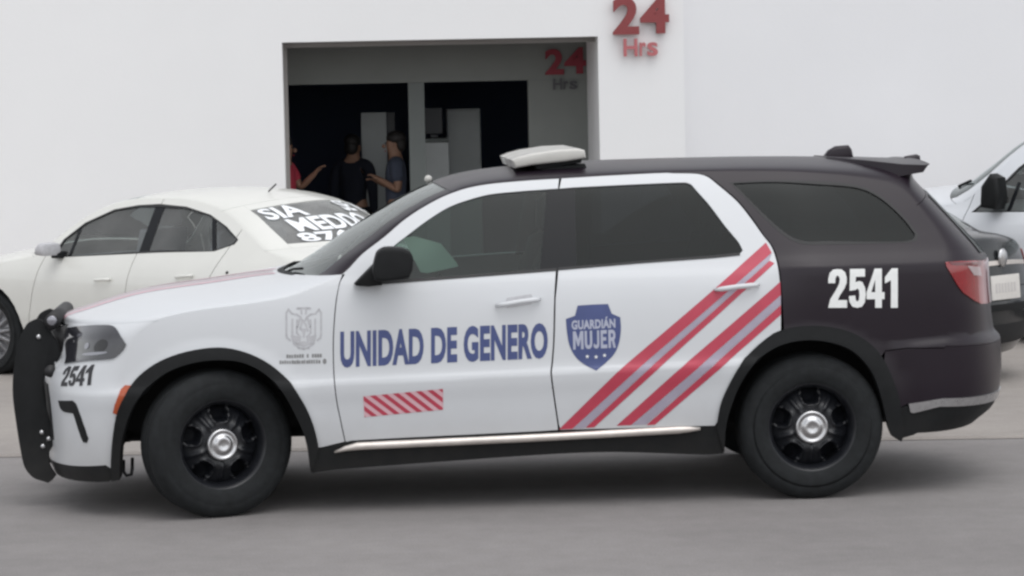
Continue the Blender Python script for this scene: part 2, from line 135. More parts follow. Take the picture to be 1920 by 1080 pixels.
 'window_rear': ('side', [[(0.2545, 1.6351), (0.2782, 1.636), (0.3019, 1.6369), (0.3256, 1.6377), (0.3493, 1.6384), (0.4185, 1.6404), (0.508, 1.6428), (0.602, 1.6453), (0.6845, 1.6472), (0.7479, 1.6485), (0.8143, 1.6498), (0.8747, 1.6505), (0.9196, 1.6501), (0.9298, 1.6491), (0.9398, 1.6469), (0.9492, 1.6433), (0.9577, 1.6384), (0.9648, 1.6315), (0.9708, 1.623), (0.9765, 1.6138), (0.9825, 1.6051), (0.9957, 1.589), (1.012, 1.5695), (1.0293, 1.5484), (1.0453, 1.5276), (1.0633, 1.5016), (1.0824, 1.4727), (1.1015, 1.4436), (1.1195, 1.4175), (1.1358, 1.3964), (1.1533, 1.3752), (1.1697, 1.3552), (1.1824, 1.3377), (1.1882, 1.3268), (1.1926, 1.3152), (1.1965, 1.3033), (1.2007, 1.2915), (1.1766, 1.2679), (1.1431, 1.2652), (1.1096, 1.2624), (1.0761, 1.2598), (1.0426, 1.2577), (0.962, 1.2539), (0.8606, 1.2496), (0.7532, 1.245), (0.6542, 1.2404), (0.5656, 1.2357), (0.4733, 1.2305), (0.3886, 1.2256), (0.3225, 1.2217), (0.299, 1.2204), (0.2756, 1.2189), (0.2522, 1.2175), (0.2287, 1.216)]]),
 'window_quarter': ('side', [[(1.1543, 1.6421), (1.2121, 1.644), (1.2699, 1.6462), (1.3276, 1.6478), (1.3853, 1.6478), (1.4602, 1.6459), (1.5435, 1.6426), (1.6253, 1.638), (1.695, 1.6324), (1.739, 1.6273), (1.7834, 1.6204), (1.8257, 1.6115), (1.8633, 1.6007), (1.8924, 1.5887), (1.9199, 1.5738), (1.9458, 1.5566), (1.9703, 1.5378), (1.9972, 1.5137), (2.0245, 1.4859), (2.0501, 1.4574), (2.0721, 1.4314), (2.0867, 1.4116), (2.0998, 1.3907), (2.1123, 1.3695), (2.125, 1.3485), (2.1099, 1.3219), (2.0966, 1.3192), (2.0833, 1.3162), (2.0701, 1.3138), (2.0568, 1.3127), (1.9501, 1.3126), (1.8011, 1.3132), (1.6521, 1.3146), (1.5448, 1.3166), (1.5236, 1.3184), (1.5027, 1.3222), (1.4825, 1.3277), (1.4635, 1.3345), (1.446, 1.3428), (1.4294, 1.3528), (1.4137, 1.3641), (1.3987, 1.3762), (1.3781, 1.3948), (1.3555, 1.417), (1.3324, 1.4409), (1.3102, 1.4646), (1.2877, 1.4898), (1.2651, 1.5166), (1.243, 1.543), (1.2224, 1.567), (1.2056, 1.5859), (1.1885, 1.6047), (1.1714, 1.6234)]]),
 'bpillar': ('side', [[(0.1994, 1.6418), (0.3443, 1.6467), (0.3247, 1.2137), (0.1349, 1.2077)]]),
 'belt_strip_front': ('side', [[(-0.7945, 1.1723), (-0.5272, 1.1948), (-0.1717, 1.2099), (0.224, 1.2295), (0.2232, 1.2162), (-0.1724, 1.1967), (-0.5278, 1.179), (-0.7457, 1.1684)]]),
 'belt_strip_rear': ('side', [[(0.2324, 1.2319), (0.6551, 1.2537), (1.0438, 1.2738), (1.1724, 1.2841), (1.1768, 1.2706), (1.0428, 1.2604), (0.6544, 1.243), (0.2316, 1.2186)]]),
 'flareF': ('side', [[(-1.0191, 0.3418), (-1.0219, 0.3597), (-1.0245, 0.3776), (-1.0274, 0.3953), (-1.0309, 0.4129), (-1.0358, 0.4343), (-1.0415, 0.4573), (-1.0481, 0.4807), (-1.0557, 0.5034), (-1.0649, 0.5272), (-1.0753, 0.5516), (-1.0867, 0.576), (-1.0991, 0.5997), (-1.1133, 0.6246), (-1.1288, 0.6499), (-1.1458, 0.6742), (-1.1641, 0.6965), (-1.1848, 0.7192), (-1.2073, 0.7418), (-1.2312, 0.7632), (-1.2565, 0.7827), (-1.2841, 0.8009), (-1.3137, 0.8178), (-1.3446, 0.8328), (-1.3762, 0.8455), (-1.4086, 0.8559), (-1.442, 0.8644), (-1.4761, 0.8703), (-1.5103, 0.8731), (-1.5495, 0.8725), (-1.5913, 0.8687), (-1.6332, 0.8627), (-1.6726, 0.8551), (-1.708, 0.8464), (-1.7433, 0.8356), (-1.7773, 0.823), (-1.809, 0.809), (-1.8374, 0.7936), (-1.8652, 0.7758), (-1.8911, 0.7568), (-1.9139, 0.7375), (-1.9315, 0.7193), (-1.9472, 0.6995), (-1.9616, 0.6788), (-1.9749, 0.6583), (-1.9891, 0.6363), (-2.0035, 0.6128), (-2.0166, 0.5882), (-2.0275, 0.5625), (-2.0371, 0.5307), (-2.0451, 0.4957), (-2.052, 0.4593), (-2.0583, 0.4231), (-2.0641, 0.3854), (-2.0692, 0.3459), (-2.0735, 0.3082), (-2.0767, 0.2756), (-2.078, 0.2554), (-2.0784, 0.2352), (-2.0785, 0.2148), (-2.0789, 0.1943), (-2.0342, 0.2031), (-2.0306, 0.2457), (-2.0277, 0.2883), (-2.0243, 0.3293), (-2.0194, 0.3674), (-2.0133, 0.3997), (-2.0055, 0.4318), (-1.9964, 0.4632), (-1.9864, 0.4934), (-1.9758, 0.5222), (-1.9642, 0.5505), (-1.9508, 0.5781), (-1.9353, 0.6044), (-1.9168, 0.6299), (-1.8961, 0.6542), (-1.8744, 0.6764), (-1.852, 0.6971), (-1.8296, 0.7158), (-1.8061, 0.7333), (-1.7815, 0.7491), (-1.7557, 0.7628), (-1.7269, 0.7749), (-1.6961, 0.7852), (-1.6645, 0.7939), (-1.6333, 0.8008), (-1.6031, 0.806), (-1.5727, 0.8096), (-1.5421, 0.8114), (-1.5117, 0.8116), (-1.4811, 0.8103), (-1.4503, 0.8076), (-1.42, 0.8027), (-1.3909, 0.7951), (-1.3627, 0.7845), (-1.3354, 0.7713), (-1.3092, 0.7557), (-1.2845, 0.7381), (-1.2597, 0.717), (-1.2355, 0.6931), (-1.2127, 0.6682), (-1.1924, 0.642), (-1.1752, 0.6153), (-1.1601, 0.5868), (-1.1464, 0.5577), (-1.1334, 0.529), (-1.1213, 0.5009), (-1.1098, 0.4721), (-1.0994, 0.4434), (-1.0905, 0.4159), (-1.0836, 0.3913), (-1.0778, 0.3663), (-1.0729, 0.3411), (-1.0687, 0.316), (-1.0658, 0.2917), (-1.0638, 0.2671), (-1.0623, 0.2423), (-1.0605, 0.2172)]]),
 'flareR': ('side', [[(1.0318, 0.3937), (1.0324, 0.4007), (1.0328, 0.4078), (1.0334, 0.4149), (1.0343, 0.4219), (1.0372, 0.4417), (1.0411, 0.467), (1.0462, 0.4942), (1.053, 0.5198), (1.0629, 0.5467), (1.0748, 0.5747), (1.0882, 0.603), (1.1021, 0.6304), (1.1171, 0.6584), (1.1335, 0.6866), (1.1515, 0.7138), (1.1727, 0.7387), (1.1961, 0.7632), (1.2208, 0.7877), (1.2465, 0.8107), (1.2729, 0.8311), (1.2991, 0.8487), (1.3266, 0.8645), (1.3552, 0.8779), (1.3849, 0.8884), (1.4177, 0.8961), (1.4526, 0.9009), (1.4884, 0.9034), (1.5238, 0.904), (1.5593, 0.9025), (1.5954, 0.8987), (1.6307, 0.8931), (1.6638, 0.8858), (1.6931, 0.8775), (1.7219, 0.8674), (1.7499, 0.8551), (1.7766, 0.8404), (1.8031, 0.8229), (1.8289, 0.8028), (1.8533, 0.7806), (1.875, 0.7567), (1.8938, 0.7309), (1.9102, 0.7029), (1.9248, 0.6737), (1.938, 0.6441), (1.9513, 0.611), (1.9638, 0.5757), (1.9752, 0.5395), (1.9849, 0.5035), (1.9927, 0.4667), (1.9989, 0.4281), (2.0038, 0.3917), (2.007, 0.3615), (2.0074, 0.3458), (2.0063, 0.3302), (2.0048, 0.3144), (2.0037, 0.2986), (1.9985, 0.2872), (1.9454, 0.3212), (1.939, 0.3392), (1.9327, 0.3571), (1.9267, 0.3751), (1.9212, 0.3931), (1.9134, 0.4241), (1.9049, 0.4607), (1.8957, 0.499), (1.8856, 0.5351), (1.8751, 0.568), (1.8638, 0.6008), (1.8507, 0.6325), (1.8349, 0.6622), (1.8157, 0.6904), (1.7937, 0.7172), (1.7699, 0.7416), (1.7449, 0.7625), (1.719, 0.7793), (1.6912, 0.7931), (1.6621, 0.8043), (1.6326, 0.8134), (1.5995, 0.8213), (1.5644, 0.8273), (1.5284, 0.8309), (1.493, 0.8314), (1.4576, 0.829), (1.4218, 0.8238), (1.3868, 0.8158), (1.3539, 0.805), (1.3236, 0.7913), (1.2946, 0.7745), (1.267, 0.7554), (1.2404, 0.7349), (1.2156, 0.7121), (1.1937, 0.6862), (1.174, 0.6584), (1.1564, 0.6296), (1.1408, 0.5993), (1.1271, 0.5676), (1.1151, 0.5357), (1.1045, 0.5051), (1.096, 0.4778), (1.0885, 0.45), (1.0824, 0.4218), (1.0779, 0.3932), (1.075, 0.3597), (1.0739, 0.3238), (1.0736, 0.2866), (1.0733, 0.2496)]]),
 'rocker': ('side', [[(-1.0544, 0.3437), (-1.0456, 0.3438), (-1.0367, 0.3439), (-1.0279, 0.3441), (-1.0191, 0.3447), (-0.994, 0.3473), (-0.9616, 0.3515), (-0.9285, 0.3562), (-0.9016, 0.3605), (-0.8879, 0.3643), (-0.8744, 0.3692), (-0.8608, 0.3737), (-0.8468, 0.3758), (-0.643, 0.3813), (-0.3536, 0.3874), (-0.0438, 0.3932), (0.2208, 0.3973), (0.4062, 0.3989), (0.6008, 0.3995), (0.778, 0.3994), (0.9109, 0.3992), (0.9414, 0.3988), (0.9719, 0.3978), (1.002, 0.3969), (1.0318, 0.3965), (1.0679, 0.2497), (1.0436, 0.248), (1.0192, 0.2462), (0.9945, 0.2451), (0.9695, 0.2454), (0.8761, 0.2513), (0.7528, 0.2602), (0.6198, 0.269), (0.4973, 0.2747), (0.3936, 0.2763), (0.29, 0.2757), (0.1866, 0.2735), (0.0833, 0.2702), (-0.1435, 0.2614), (-0.4281, 0.2489), (-0.7038, 0.2361), (-0.9047, 0.226), (-0.9417, 0.2232), (-0.9787, 0.2191), (-1.0156, 0.2146), (-1.0525, 0.2109)]]),
 'rocker_trim': ('side', [[(-0.9434, 0.322), (-0.9332, 0.3299), (-0.9232, 0.3381), (-0.9129, 0.3457), (-0.9018, 0.352), (-0.8882, 0.3581), (-0.8732, 0.3637), (-0.8574, 0.368), (-0.8415, 0.37), (-0.6686, 0.3744), (-0.4259, 0.3787), (-0.1597, 0.3829), (0.0833, 0.3873), (0.3004, 0.3922), (0.5298, 0.3978), (0.7359, 0.4028), (0.8832, 0.4057), (0.8949, 0.4052), (0.9071, 0.4038), (0.9184, 0.4015), (0.9275, 0.3987), (0.9325, 0.3955), (0.9366, 0.391), (0.9404, 0.386), (0.9444, 0.3812), (0.9377, 0.3764), (0.9312, 0.3712), (0.9244, 0.3669), (0.9168, 0.3649), (0.7647, 0.3602), (0.5496, 0.3551), (0.3099, 0.3499), (0.0832, 0.3447), (-0.1721, 0.3385), (-0.4525, 0.3316), (-0.708, 0.3252), (-0.8889, 0.3204), (-0.9013, 0.3197), (-0.9135, 0.3186), (-0.9258, 0.3174), (-0.9381, 0.3162)]]),
 'sill_path': ('side', [[(-0.938, 0.319), (-0.9257, 0.323), (-0.9134, 0.3271), (-0.9011, 0.331), (-0.8886, 0.3346), (-0.8754, 0.3385), (-0.8617, 0.3424), (-0.8479, 0.3456), (-0.8339, 0.3472), (-0.6629, 0.3511), (-0.4224, 0.3554), (-0.1583, 0.3599), (0.0832, 0.3646), (0.3001, 0.3699), (0.5288, 0.3761), (0.7349, 0.3818), (0.8833, 0.3858), (0.8986, 0.3862), (0.9138, 0.3864), (0.929, 0.3866), (0.9443, 0.3868)]]),
 'stripe_wide1': ('side', [[(0.2153, 0.4031), (0.5103, 0.6886), (1.0461, 1.1183), (1.3146, 1.3322), (1.34, 1.2806), (1.129, 1.1162), (0.5982, 0.6861), (0.2841, 0.4038)]]),
 'stripe_thin1': ('side', [[(0.353, 0.4074), (0.656, 0.6845), (1.1274, 1.081), (1.3251, 1.2408), (1.3481, 1.2271), (1.1631, 1.0746), (0.7027, 0.6832), (0.397, 0.4089)]]),
 'stripe_wide2': ('side', [[(0.5128, 0.4139), (0.8128, 0.6801), (1.3349, 1.1033), (1.3717, 1.1352), (1.3722, 1.067), (0.9011, 0.6775), (0.5873, 0.4145)]]),
 'stripe_thin2': ('side', [[(0.6674, 0.4121), (0.97, 0.6756), (1.3709, 1.015), (1.3699, 0.9657), (1.0197, 0.6742), (0.7116, 0.4136)]]),
 'stripe_silver1': ('side', [[(0.2869, 0.4038), (0.5982, 0.6834), (1.1289, 1.1135), (1.3398, 1.278), (1.3224, 1.2409), (1.1247, 1.081), (0.6532, 0.6846), (0.3502, 0.4075)]]),
 'stripe_silver2': ('side', [[(0.5901, 0.4144), (0.9038, 0.6775), (1.3721, 1.0643), (1.3709, 1.0178), (0.9673, 0.6757), (0.6646, 0.415)]]),
 'shield': ('side', [[(0.2601, 0.9728), (0.3071, 0.9879), (0.3222, 1.0392), (0.3422, 1.0401), (0.3622, 1.041), (0.3822, 1.0419), (0.4019, 1.0426), (0.4211, 1.0429), (0.4403, 1.0431), (0.4595, 1.0432), (0.4787, 1.0433), (0.4965, 0.9939), (0.54, 0.9737), (0.5405, 0.9566), (0.5414, 0.9395), (0.5418, 0.9225), (0.5411, 0.9054), (0.5392, 0.8879), (0.5364, 0.8701), (0.5328, 0.853), (0.5287, 0.8373), (0.5244, 0.8245), (0.5192, 0.812), (0.513, 0.8), (0.5057, 0.7887), (0.4961, 0.777), (0.4849, 0.7655), (0.4728, 0.7543), (0.4606, 0.7436), (0.4482, 0.7334), (0.4353, 0.7239), (0.4221, 0.7146), (0.4092, 0.705), (0.3956, 0.7118), (0.382, 0.7183), (0.3687, 0.725), (0.3559, 0.7329), (0.3431, 0.742), (0.3304, 0.7519), (0.3184, 0.7628), (0.3078, 0.7749), (0.2982, 0.7886), (0.2897, 0.8037), (0.2823, 0.8196), (0.2762, 0.8359), (0.2716, 0.8532), (0.2684, 0.8713), (0.2661, 0.8896), (0.2641, 0.9073), (0.2625, 0.9237), (0.2616, 0.9401), (0.2609, 0.9565)]]),
 'hazard_patch': ('side', [[(-0.7847, 0.6064), (-0.3764, 0.6335), (-0.378, 0.5246), (-0.7816, 0.4974)]]),
 'headlight': ('wrap', [[(7.5401, 0.7035), (7.6033, 0.6305), (7.6557, 0.5741), (7.6991, 0.5258), (7.731, 0.4819), (7.7574, 0.4293), (7.775, 0.3746), (7.7787, 0.3248), (7.7663, 0.2857), (7.7491, 0.2691), (7.7166, 0.2502), (7.6688, 0.2295), (7.6054, 0.2076), (7.5078, 0.1804), (7.3848, 0.1514), (7.2503, 0.1243), (7.1176, 0.1018), (6.9933, 0.085), (6.8588, 0.0703), (6.7171, 0.0563), (6.57, 0.043), (6.4683, 0.0443), (6.3653, 0.0456), (6.2688, 0.0475), (6.1858, 0.0511), (6.0773, 0.0589), (5.9634, 0.069), (5.8644, 0.0805), (5.7953, 0.0924), (5.7665, 0.1039), (5.7582, 0.1175), (5.7609, 0.1324), (5.7653, 0.1476), (5.7753, 0.1815), (5.7901, 0.2261), (5.7981, 0.2769), (5.7897, 0.3282), (5.7618, 0.3773), (5.7175, 0.429), (5.6598, 0.4845), (5.5907, 0.5454)]]),
 'scoop': ('wrap', [[(3.2588, 0.4943), (3.3426, 0.323), (3.3079, 0.3121), (3.2749, 0.3009), (3.2387, 0.2908), (3.195, 0.2833), (2.9506, 0.2552), (2.6958, 0.2201), (2.4349, 0.1818), (2.1491, 0.1455), (2.0169, 0.1591), (2.0682, 0.1904), (2.8625, 0.3059), (2.8692, 0.3321), (2.8733, 0.3606), (2.8782, 0.3887), (2.8876, 0.4131), (2.9018, 0.4285), (2.9233, 0.4425), (2.9513, 0.4546), (2.9854, 0.4645), (3.0396, 0.4737), (3.1077, 0.481), (3.1832, 0.4874)]]),
 'marker': ('side', [[(-1.9885, 0.6923), (-1.9557, 0.6895), (-1.9667, 0.6583), (-2.0108, 0.5682), (-2.0366, 0.543), (-2.0554, 0.5513), (-2.0454, 0.5904), (-2.0105, 0.6713)]]),
 'taillight': ('wrap', [[(34.1536, 0.0054), (34.0849, 0.1236), (34.0613, 0.2664), (34.0887, 0.394), (34.0, 0.62), (34.9, 0.64), (35.75, 0.64), (35.7229, 0.3345), (35.5499, 0.2519), (35.1736, 0.1427), (34.6632, 0.0649), (34.3095, 0.0125)]]),
 'taillight_white': ('wrap', [[(34.2749, 0.1826), (34.3079, 0.3384), (34.592, 0.3614), (34.5628, 0.2528)]]),
 'taillight_top': ('wrap', [[(34.1479, 0.0282), (34.1079, 0.3716), (34.2577, 0.3677), (34.2464, 0.0516)]]),
 'bar_plate': ('plane', [[(-2.5105, 0.9864), (-2.5028, 0.9899), (-2.4943, 0.9932), (-2.4854, 0.9964), (-2.4767, 0.9996), (-2.4696, 0.9969), (-2.4623, 0.9945), (-2.4554, 0.9916), (-2.4493, 0.9876), (-2.4445, 0.9822), (-2.4405, 0.9757), (-2.4369, 0.9688), (-2.4335, 0.9619), (-2.4299, 0.9538), (-2.4264, 0.9449), (-2.4226, 0.936), (-2.4179, 0.9276), (-2.4084, 0.9164), (-2.3961, 0.9041), (-2.3841, 0.8906), (-2.3751, 0.8758), (-2.3701, 0.8579), (-2.3675, 0.8379), (-2.3659, 0.817), (-2.3638, 0.7965), (-2.3747, 0.7856), (-2.3857, 0.7748), (-2.3965, 0.7639), (-2.407, 0.7525), (-2.4187, 0.7396), (-2.431, 0.7259), (-2.4422, 0.7116), (-2.4505, 0.6973), (-2.4551, 0.6832), (-2.4572, 0.6684), (-2.4579, 0.6533), (-2.458, 0.6382), (-2.4577, 0.6203), (-2.4566, 0.601), (-2.4547, 0.5812), (-2.4522, 0.5617), (-2.4481, 0.5395), (-2.443, 0.516), (-2.4376, 0.4918), (-2.4329, 0.4678), (-2.4272, 0.4367), (-2.4208, 0.4018), (-2.4159, 0.368), (-2.4148, 0.3399), (-2.4187, 0.3235), (-2.4266, 0.3083), (-2.436, 0.2934), (-2.4447, 0.2784), (-2.4421, 0.264), (-2.4397, 0.2495), (-2.4368, 0.2352), (-2.4326, 0.2213), (-2.4266, 0.2079), (-2.4192, 0.195), (-2.4113, 0.1822), (-2.4036, 0.1693), (-2.4094, 0.1621), (-2.4153, 0.1546), (-2.4211, 0.1476), (-2.4268, 0.1416), (-2.4321, 0.1377), (-2.4379, 0.1344), (-2.4438, 0.1313), (-2.4496, 0.1281), (-2.4579, 0.1312), (-2.4662, 0.1343), (-2.4786, 0.1384), (-2.4949, 0.1434), (-2.5119, 0.15), (-2.5267, 0.1589), (-2.5394, 0.1706), (-2.5512, 0.1846), (-2.5615, 0.2003), (-2.5694, 0.2169), (-2.576, 0.2389), (-2.5809, 0.2641), (-2.5847, 0.2907), (-2.5884, 0.3167), (-2.593, 0.3492), (-2.5976, 0.3851), (-2.6019, 0.4222), (-2.6059, 0.4587), (-2.6097, 0.4948), (-2.6134, 0.5313), (-2.6163, 0.567), (-2.6178, 0.6003), (-2.6178, 0.6286), (-2.6165, 0.6568), (-2.6143, 0.685), (-2.6113, 0.713), (-2.6074, 0.7415), (-2.6026, 0.7701), (-2.597, 0.7982), (-2.5908, 0.8253), (-2.5839, 0.8511), (-2.5759, 0.8775), (-2.5676, 0.9022), (-2.5598, 0.923), (-2.554, 0.936), (-2.5471, 0.9489), (-2.5399, 0.9607), (-2.5333, 0.9701), (-2.5284, 0.9752), (-2.5228, 0.9794), (-2.5167, 0.9831)]]),
 'bar_bolts': ('plane', [[(-2.4716, 0.9037), (-2.4715, 0.3982), (-2.4364, 0.3632), (-2.4683, 0.3244)]]),
 'bar_tube': ('plane', [[(-2.3935, 0.9946), (-2.3546, 0.9936)]]),
 'mirror': ('plane', [[(-0.7096, 1.3261), (-0.7072, 1.3334), (-0.7043, 1.3406), (-0.7005, 1.3472), (-0.6955, 1.3527), (-0.6878, 1.3584), (-0.6784, 1.3639), (-0.668, 1.3682), (-0.6574, 1.3706), (-0.6394, 1.3714), (-0.6175, 1.3705), (-0.5954, 1.3686), (-0.5769, 1.366), (-0.5659, 1.363), (-0.5553, 1.3585), (-0.5448, 1.3535), (-0.5343, 1.3488), (-0.5306, 1.3421), (-0.5266, 1.3355), (-0.5232, 1.3287), (-0.5214, 1.3215), (-0.521, 1.3073), (-0.5217, 1.2898), (-0.5233, 1.272), (-0.5256, 1.2569), (-0.5287, 1.2471), (-0.5331, 1.2378), (-0.538, 1.2287), (-0.5426, 1.2195), (-0.5568, 1.217), (-0.571, 1.2144), (-0.5851, 1.2121), (-0.5994, 1.2101), (-0.619, 1.208), (-0.6412, 1.206), (-0.6627, 1.2045), (-0.6802, 1.2041), (-0.6891, 1.2052), (-0.6977, 1.2076), (-0.7063, 1.2104), (-0.715, 1.2131), (-0.7179, 1.2245), (-0.7213, 1.236), (-0.7239, 1.2475), (-0.7246, 1.2591), (-0.7226, 1.2754), (-0.7186, 1.2939), (-0.7138, 1.3117)]]),
 'mirror_foot': ('plane', [[(-0.8163, 1.1829), (-0.7441, 1.2518), (-0.7025, 1.2916), (-0.6734, 1.2636), (-0.6755, 1.1739), (-0.7462, 1.1675), (-0.8056, 1.1745)]]),
 'light_bar': ('plane', [[(0.0318, 1.7785), (0.0728, 1.795), (0.14, 1.8109), (0.2711, 1.8282), (0.3876, 1.8315), (0.4166, 1.8222), (0.4217, 1.7815), (0.3282, 1.7661), (0.1387, 1.7501), (0.0483, 1.7347)]]),
 'fin': ('plane', [[(1.7583, 1.746), (1.8001, 1.7801), (1.8417, 1.8025), (1.9126, 1.8068), (1.93, 1.7831), (1.9443, 1.739)]]),
 'fin2': ('plane', [[(2.2134, 1.7125), (2.2255, 1.7386), (2.2908, 1.7488), (2.3085, 1.7396), (2.3142, 1.7103)]]),
 'spoiler': ('plane', [[(1.7599, 1.7453), (2.0871, 1.7268), (2.2097, 1.7212), (2.2468, 1.726), (2.2438, 1.7007), (2.2149, 1.6732), (2.1775, 1.6403), (2.1545, 1.6182), (2.1144, 1.6079), (1.9725, 1.6759)]]),
 'spot': ('plane', [[(-0.3691, 1.6631)]]),
 'sheet': ('plane', [[(-0.5447, 1.3759), (-0.4856, 1.3829), (-0.346, 1.3429), (-0.2693, 1.2453), (-0.2641, 1.2282), (-0.428, 1.1985), (-0.4644, 1.2051)]]),
 'handles': ('side', [[(-0.096, 1.05), (0.1318, 1.0793), (1.0316, 1.1024), (1.2618, 1.1238)]]),
 'crest': ('side', [[(-1.1628, 1.0665), (-0.9872, 1.062), (-0.9926, 0.851), (-1.1682, 0.8556)]]),
 'textbox_main': ('side', [[(-0.8975, 0.7533), (0.1625, 0.7734), (0.1666, 0.9562), (-0.8928, 0.9407)]]),
 'textbox_num': ('side', [[(1.6148, 0.9948), (1.9979, 0.9819), (2.0017, 1.186), (1.6188, 1.1924)]]),
 'textbox_crest': ('side', [[(-1.2054, 0.7781), (-0.9538, 0.7765), (-0.9525, 0.8309), (-1.204, 0.8321)]]),
 'textbox_fnum': ('wrap', [[(4.0019, 0.4692), (4.1746, 0.1753), (5.5532, 0.2144), (5.4785, 0.4925)]]),
}

# ---- helpers -------------------------------------------------------------
def tag(o, label=None, cat=None, group=None, kind=None):
    if label: o['label'] = label
    if cat: o['category'] = cat
    if group: o['group'] = group
    if kind: o['kind'] = kind
    return o
def empty(name, loc=(0, 0, 0), rz=0, parent=None):
    o = bpy.data.objects.new(name, None); COL.objects.link(o)
    o.location = loc; o.rotation_euler = (0, 0, rz); o.empty_display_size = .2
    if parent: o.parent = parent
    return o
def link(name, me, mat, parent=None, smooth=False):
    o = bpy.data.objects.new(name, me); COL.objects.link(o)
    if mat: me.materials.append(mat)
    if parent: o.parent = parent
    if smooth:
        for p in me.polygons: p.use_smooth = True
    return o
def from_bm(name, bm, mat, parent=None, smooth=False):
    me = bpy.data.meshes.new(name); bm.normal_update(); bm.to_mesh(me); bm.free()
    return link(name, me, mat, parent, smooth)

def mat(name, col, rough=.5, metal=0., coat=0., ior=1.5, var=0., vscale=8., bump=0., bscale=60., spec=.5, emit=None, dirt=None):
    m = bpy.data.materials.new(name); m.use_nodes = True
    n = m.node_tree.nodes; l = m.node_tree.links; b = n['Principled BSDF']
    b.inputs['Base Color'].default_value = (*col, 1); b.inputs['Roughness'].default_value = rough
    b.inputs['Metallic'].default_value = metal; b.inputs['Coat Weight'].default_value = coat
    b.inputs['Coat Roughness'].default_value = .05
    b.inputs['IOR'].default_value = ior; b.inputs['Specular IOR Level'].default_value = spec
    if emit: b.inputs['Emission Color'].default_value = (*emit[0], 1); b.inputs['Emission Strength'].default_value = emit[1]
    tc = n.new('ShaderNodeTexCoord')
    if var > 0:
        nz = n.new('ShaderNodeTexNoise'); nz.inputs['Scale'].default_value = vscale; nz.inputs['Detail'].default_value = 6; nz.inputs['Roughness'].default_value = .6
        l.new(tc.outputs['Object'], nz.inputs['Vector'])
        mp = n.new('ShaderNodeMapRange'); mp.inputs[1].default_value = .25; mp.inputs[2].default_value = .75
        mp.inputs[3].default_value = 1-var; mp.inputs[4].default_value = 1+var
        l.new(nz.outputs['Fac'], mp.inputs[0])
        mx = n.new('ShaderNodeMix'); mx.data_type = 'RGBA'; mx.blend_type = 'MULTIPLY'; mx.inputs['Factor'].default_value = 1
        mx.inputs['A'].default_value = (*col, 1); l.new(mp.outputs[0], mx.inputs['B'])
        out = mx.outputs['Result']
        if dirt:   # road dust that settles up to a height, broken up by noise
            sp = n.new('ShaderNodeSeparateXYZ'); l.new(tc.outputs['Object'], sp.inputs[0])
            ad = n.new('ShaderNodeMath'); ad.operation = 'MULTIPLY_ADD'; ad.inputs[1].default_value = .35; l.new(nz.outputs['Fac'], ad.inputs[0]); l.new(sp.outputs['Z'], ad.inputs[2])
            mr = n.new('ShaderNodeMapRange'); mr.inputs[1].default_value = dirt[1]+.2; mr.inputs[2].default_value = dirt[2]+.2
            mr.inputs[3].default_value = dirt[3]; mr.inputs[4].default_value = 0; l.new(ad.outputs[0], mr.inputs[0])
            m2 = n.new('ShaderNodeMix'); m2.data_type = 'RGBA'; l.new(mr.outputs[0], m2.inputs['Factor'])
            l.new(out, m2.inputs['A']); m2.inputs['B'].default_value = (*dirt[0], 1); out = m2.outputs['Result']
        l.new(out, b.inputs['Base Color'])
        m3 = n.new('ShaderNodeMapRange'); m3.inputs[3].default_value = max(0, rough-.03); m3.inputs[4].default_value = rough+.03
        l.new(nz.outputs['Fac'], m3.inputs[0]); l.new(m3.outputs[0], b.inputs['Roughness'])
    if bump > 0:
        nb = n.new('ShaderNodeTexNoise'); nb.inputs['Scale'].default_value = bscale; nb.inputs['Detail'].default_value = 4
        l.new(tc.outputs['Object'], nb.inputs['Vector'])
        bp = n.new('ShaderNodeBump'); bp.inputs['Strength'].default_value = bump; bp.inputs['Distance'].default_value = .02
        l.new(nb.outputs['Fac'], bp.inputs['Height']); l.new(bp.outputs[0], b.inputs['Normal'])
    return m
def glass(name, tint, refl=1.0, rough=.02, haze=.02):
    m = bpy.data.materials.new(name); m.use_nodes = True
    n = m.node_tree.nodes; l = m.node_tree.links; n.remove(n['Principled BSDF'])
    t = n.new('ShaderNodeBsdfTransparent'); t.inputs[0].default_value = (*tint, 1)
    g = n.new('ShaderNodeBsdfGlossy'); g.inputs['Roughness'].default_value = rough; g.inputs[0].default_value = (refl*.95, refl, refl*1.0, 1)
    f = n.new('ShaderNodeFresnel'); f.inputs[0].default_value = 1.5
    x = n.new('ShaderNodeMixShader'); l.new(f.outputs[0], x.inputs[0]); l.new(t.outputs[0], x.inputs[1]); l.new(g.outputs[0], x.inputs[2])
    # haze over the glass put in as an uneven grey diffuse film
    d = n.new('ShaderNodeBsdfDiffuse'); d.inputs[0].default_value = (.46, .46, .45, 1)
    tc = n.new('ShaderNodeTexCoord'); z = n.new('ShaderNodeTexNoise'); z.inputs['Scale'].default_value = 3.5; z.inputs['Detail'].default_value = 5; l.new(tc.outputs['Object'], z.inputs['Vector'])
    r = n.new('ShaderNodeMapRange'); r.inputs[1].default_value = .25; r.inputs[2].default_value = .75; r.inputs[3].default_value = haze*.6; r.inputs[4].default_value = haze*1.4; l.new(z.outputs['Fac'], r.inputs[0])
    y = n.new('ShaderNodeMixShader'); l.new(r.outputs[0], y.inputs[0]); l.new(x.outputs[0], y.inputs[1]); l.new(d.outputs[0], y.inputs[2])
    l.new(y.outputs[0], n['Material Output'].inputs[0])
    return m

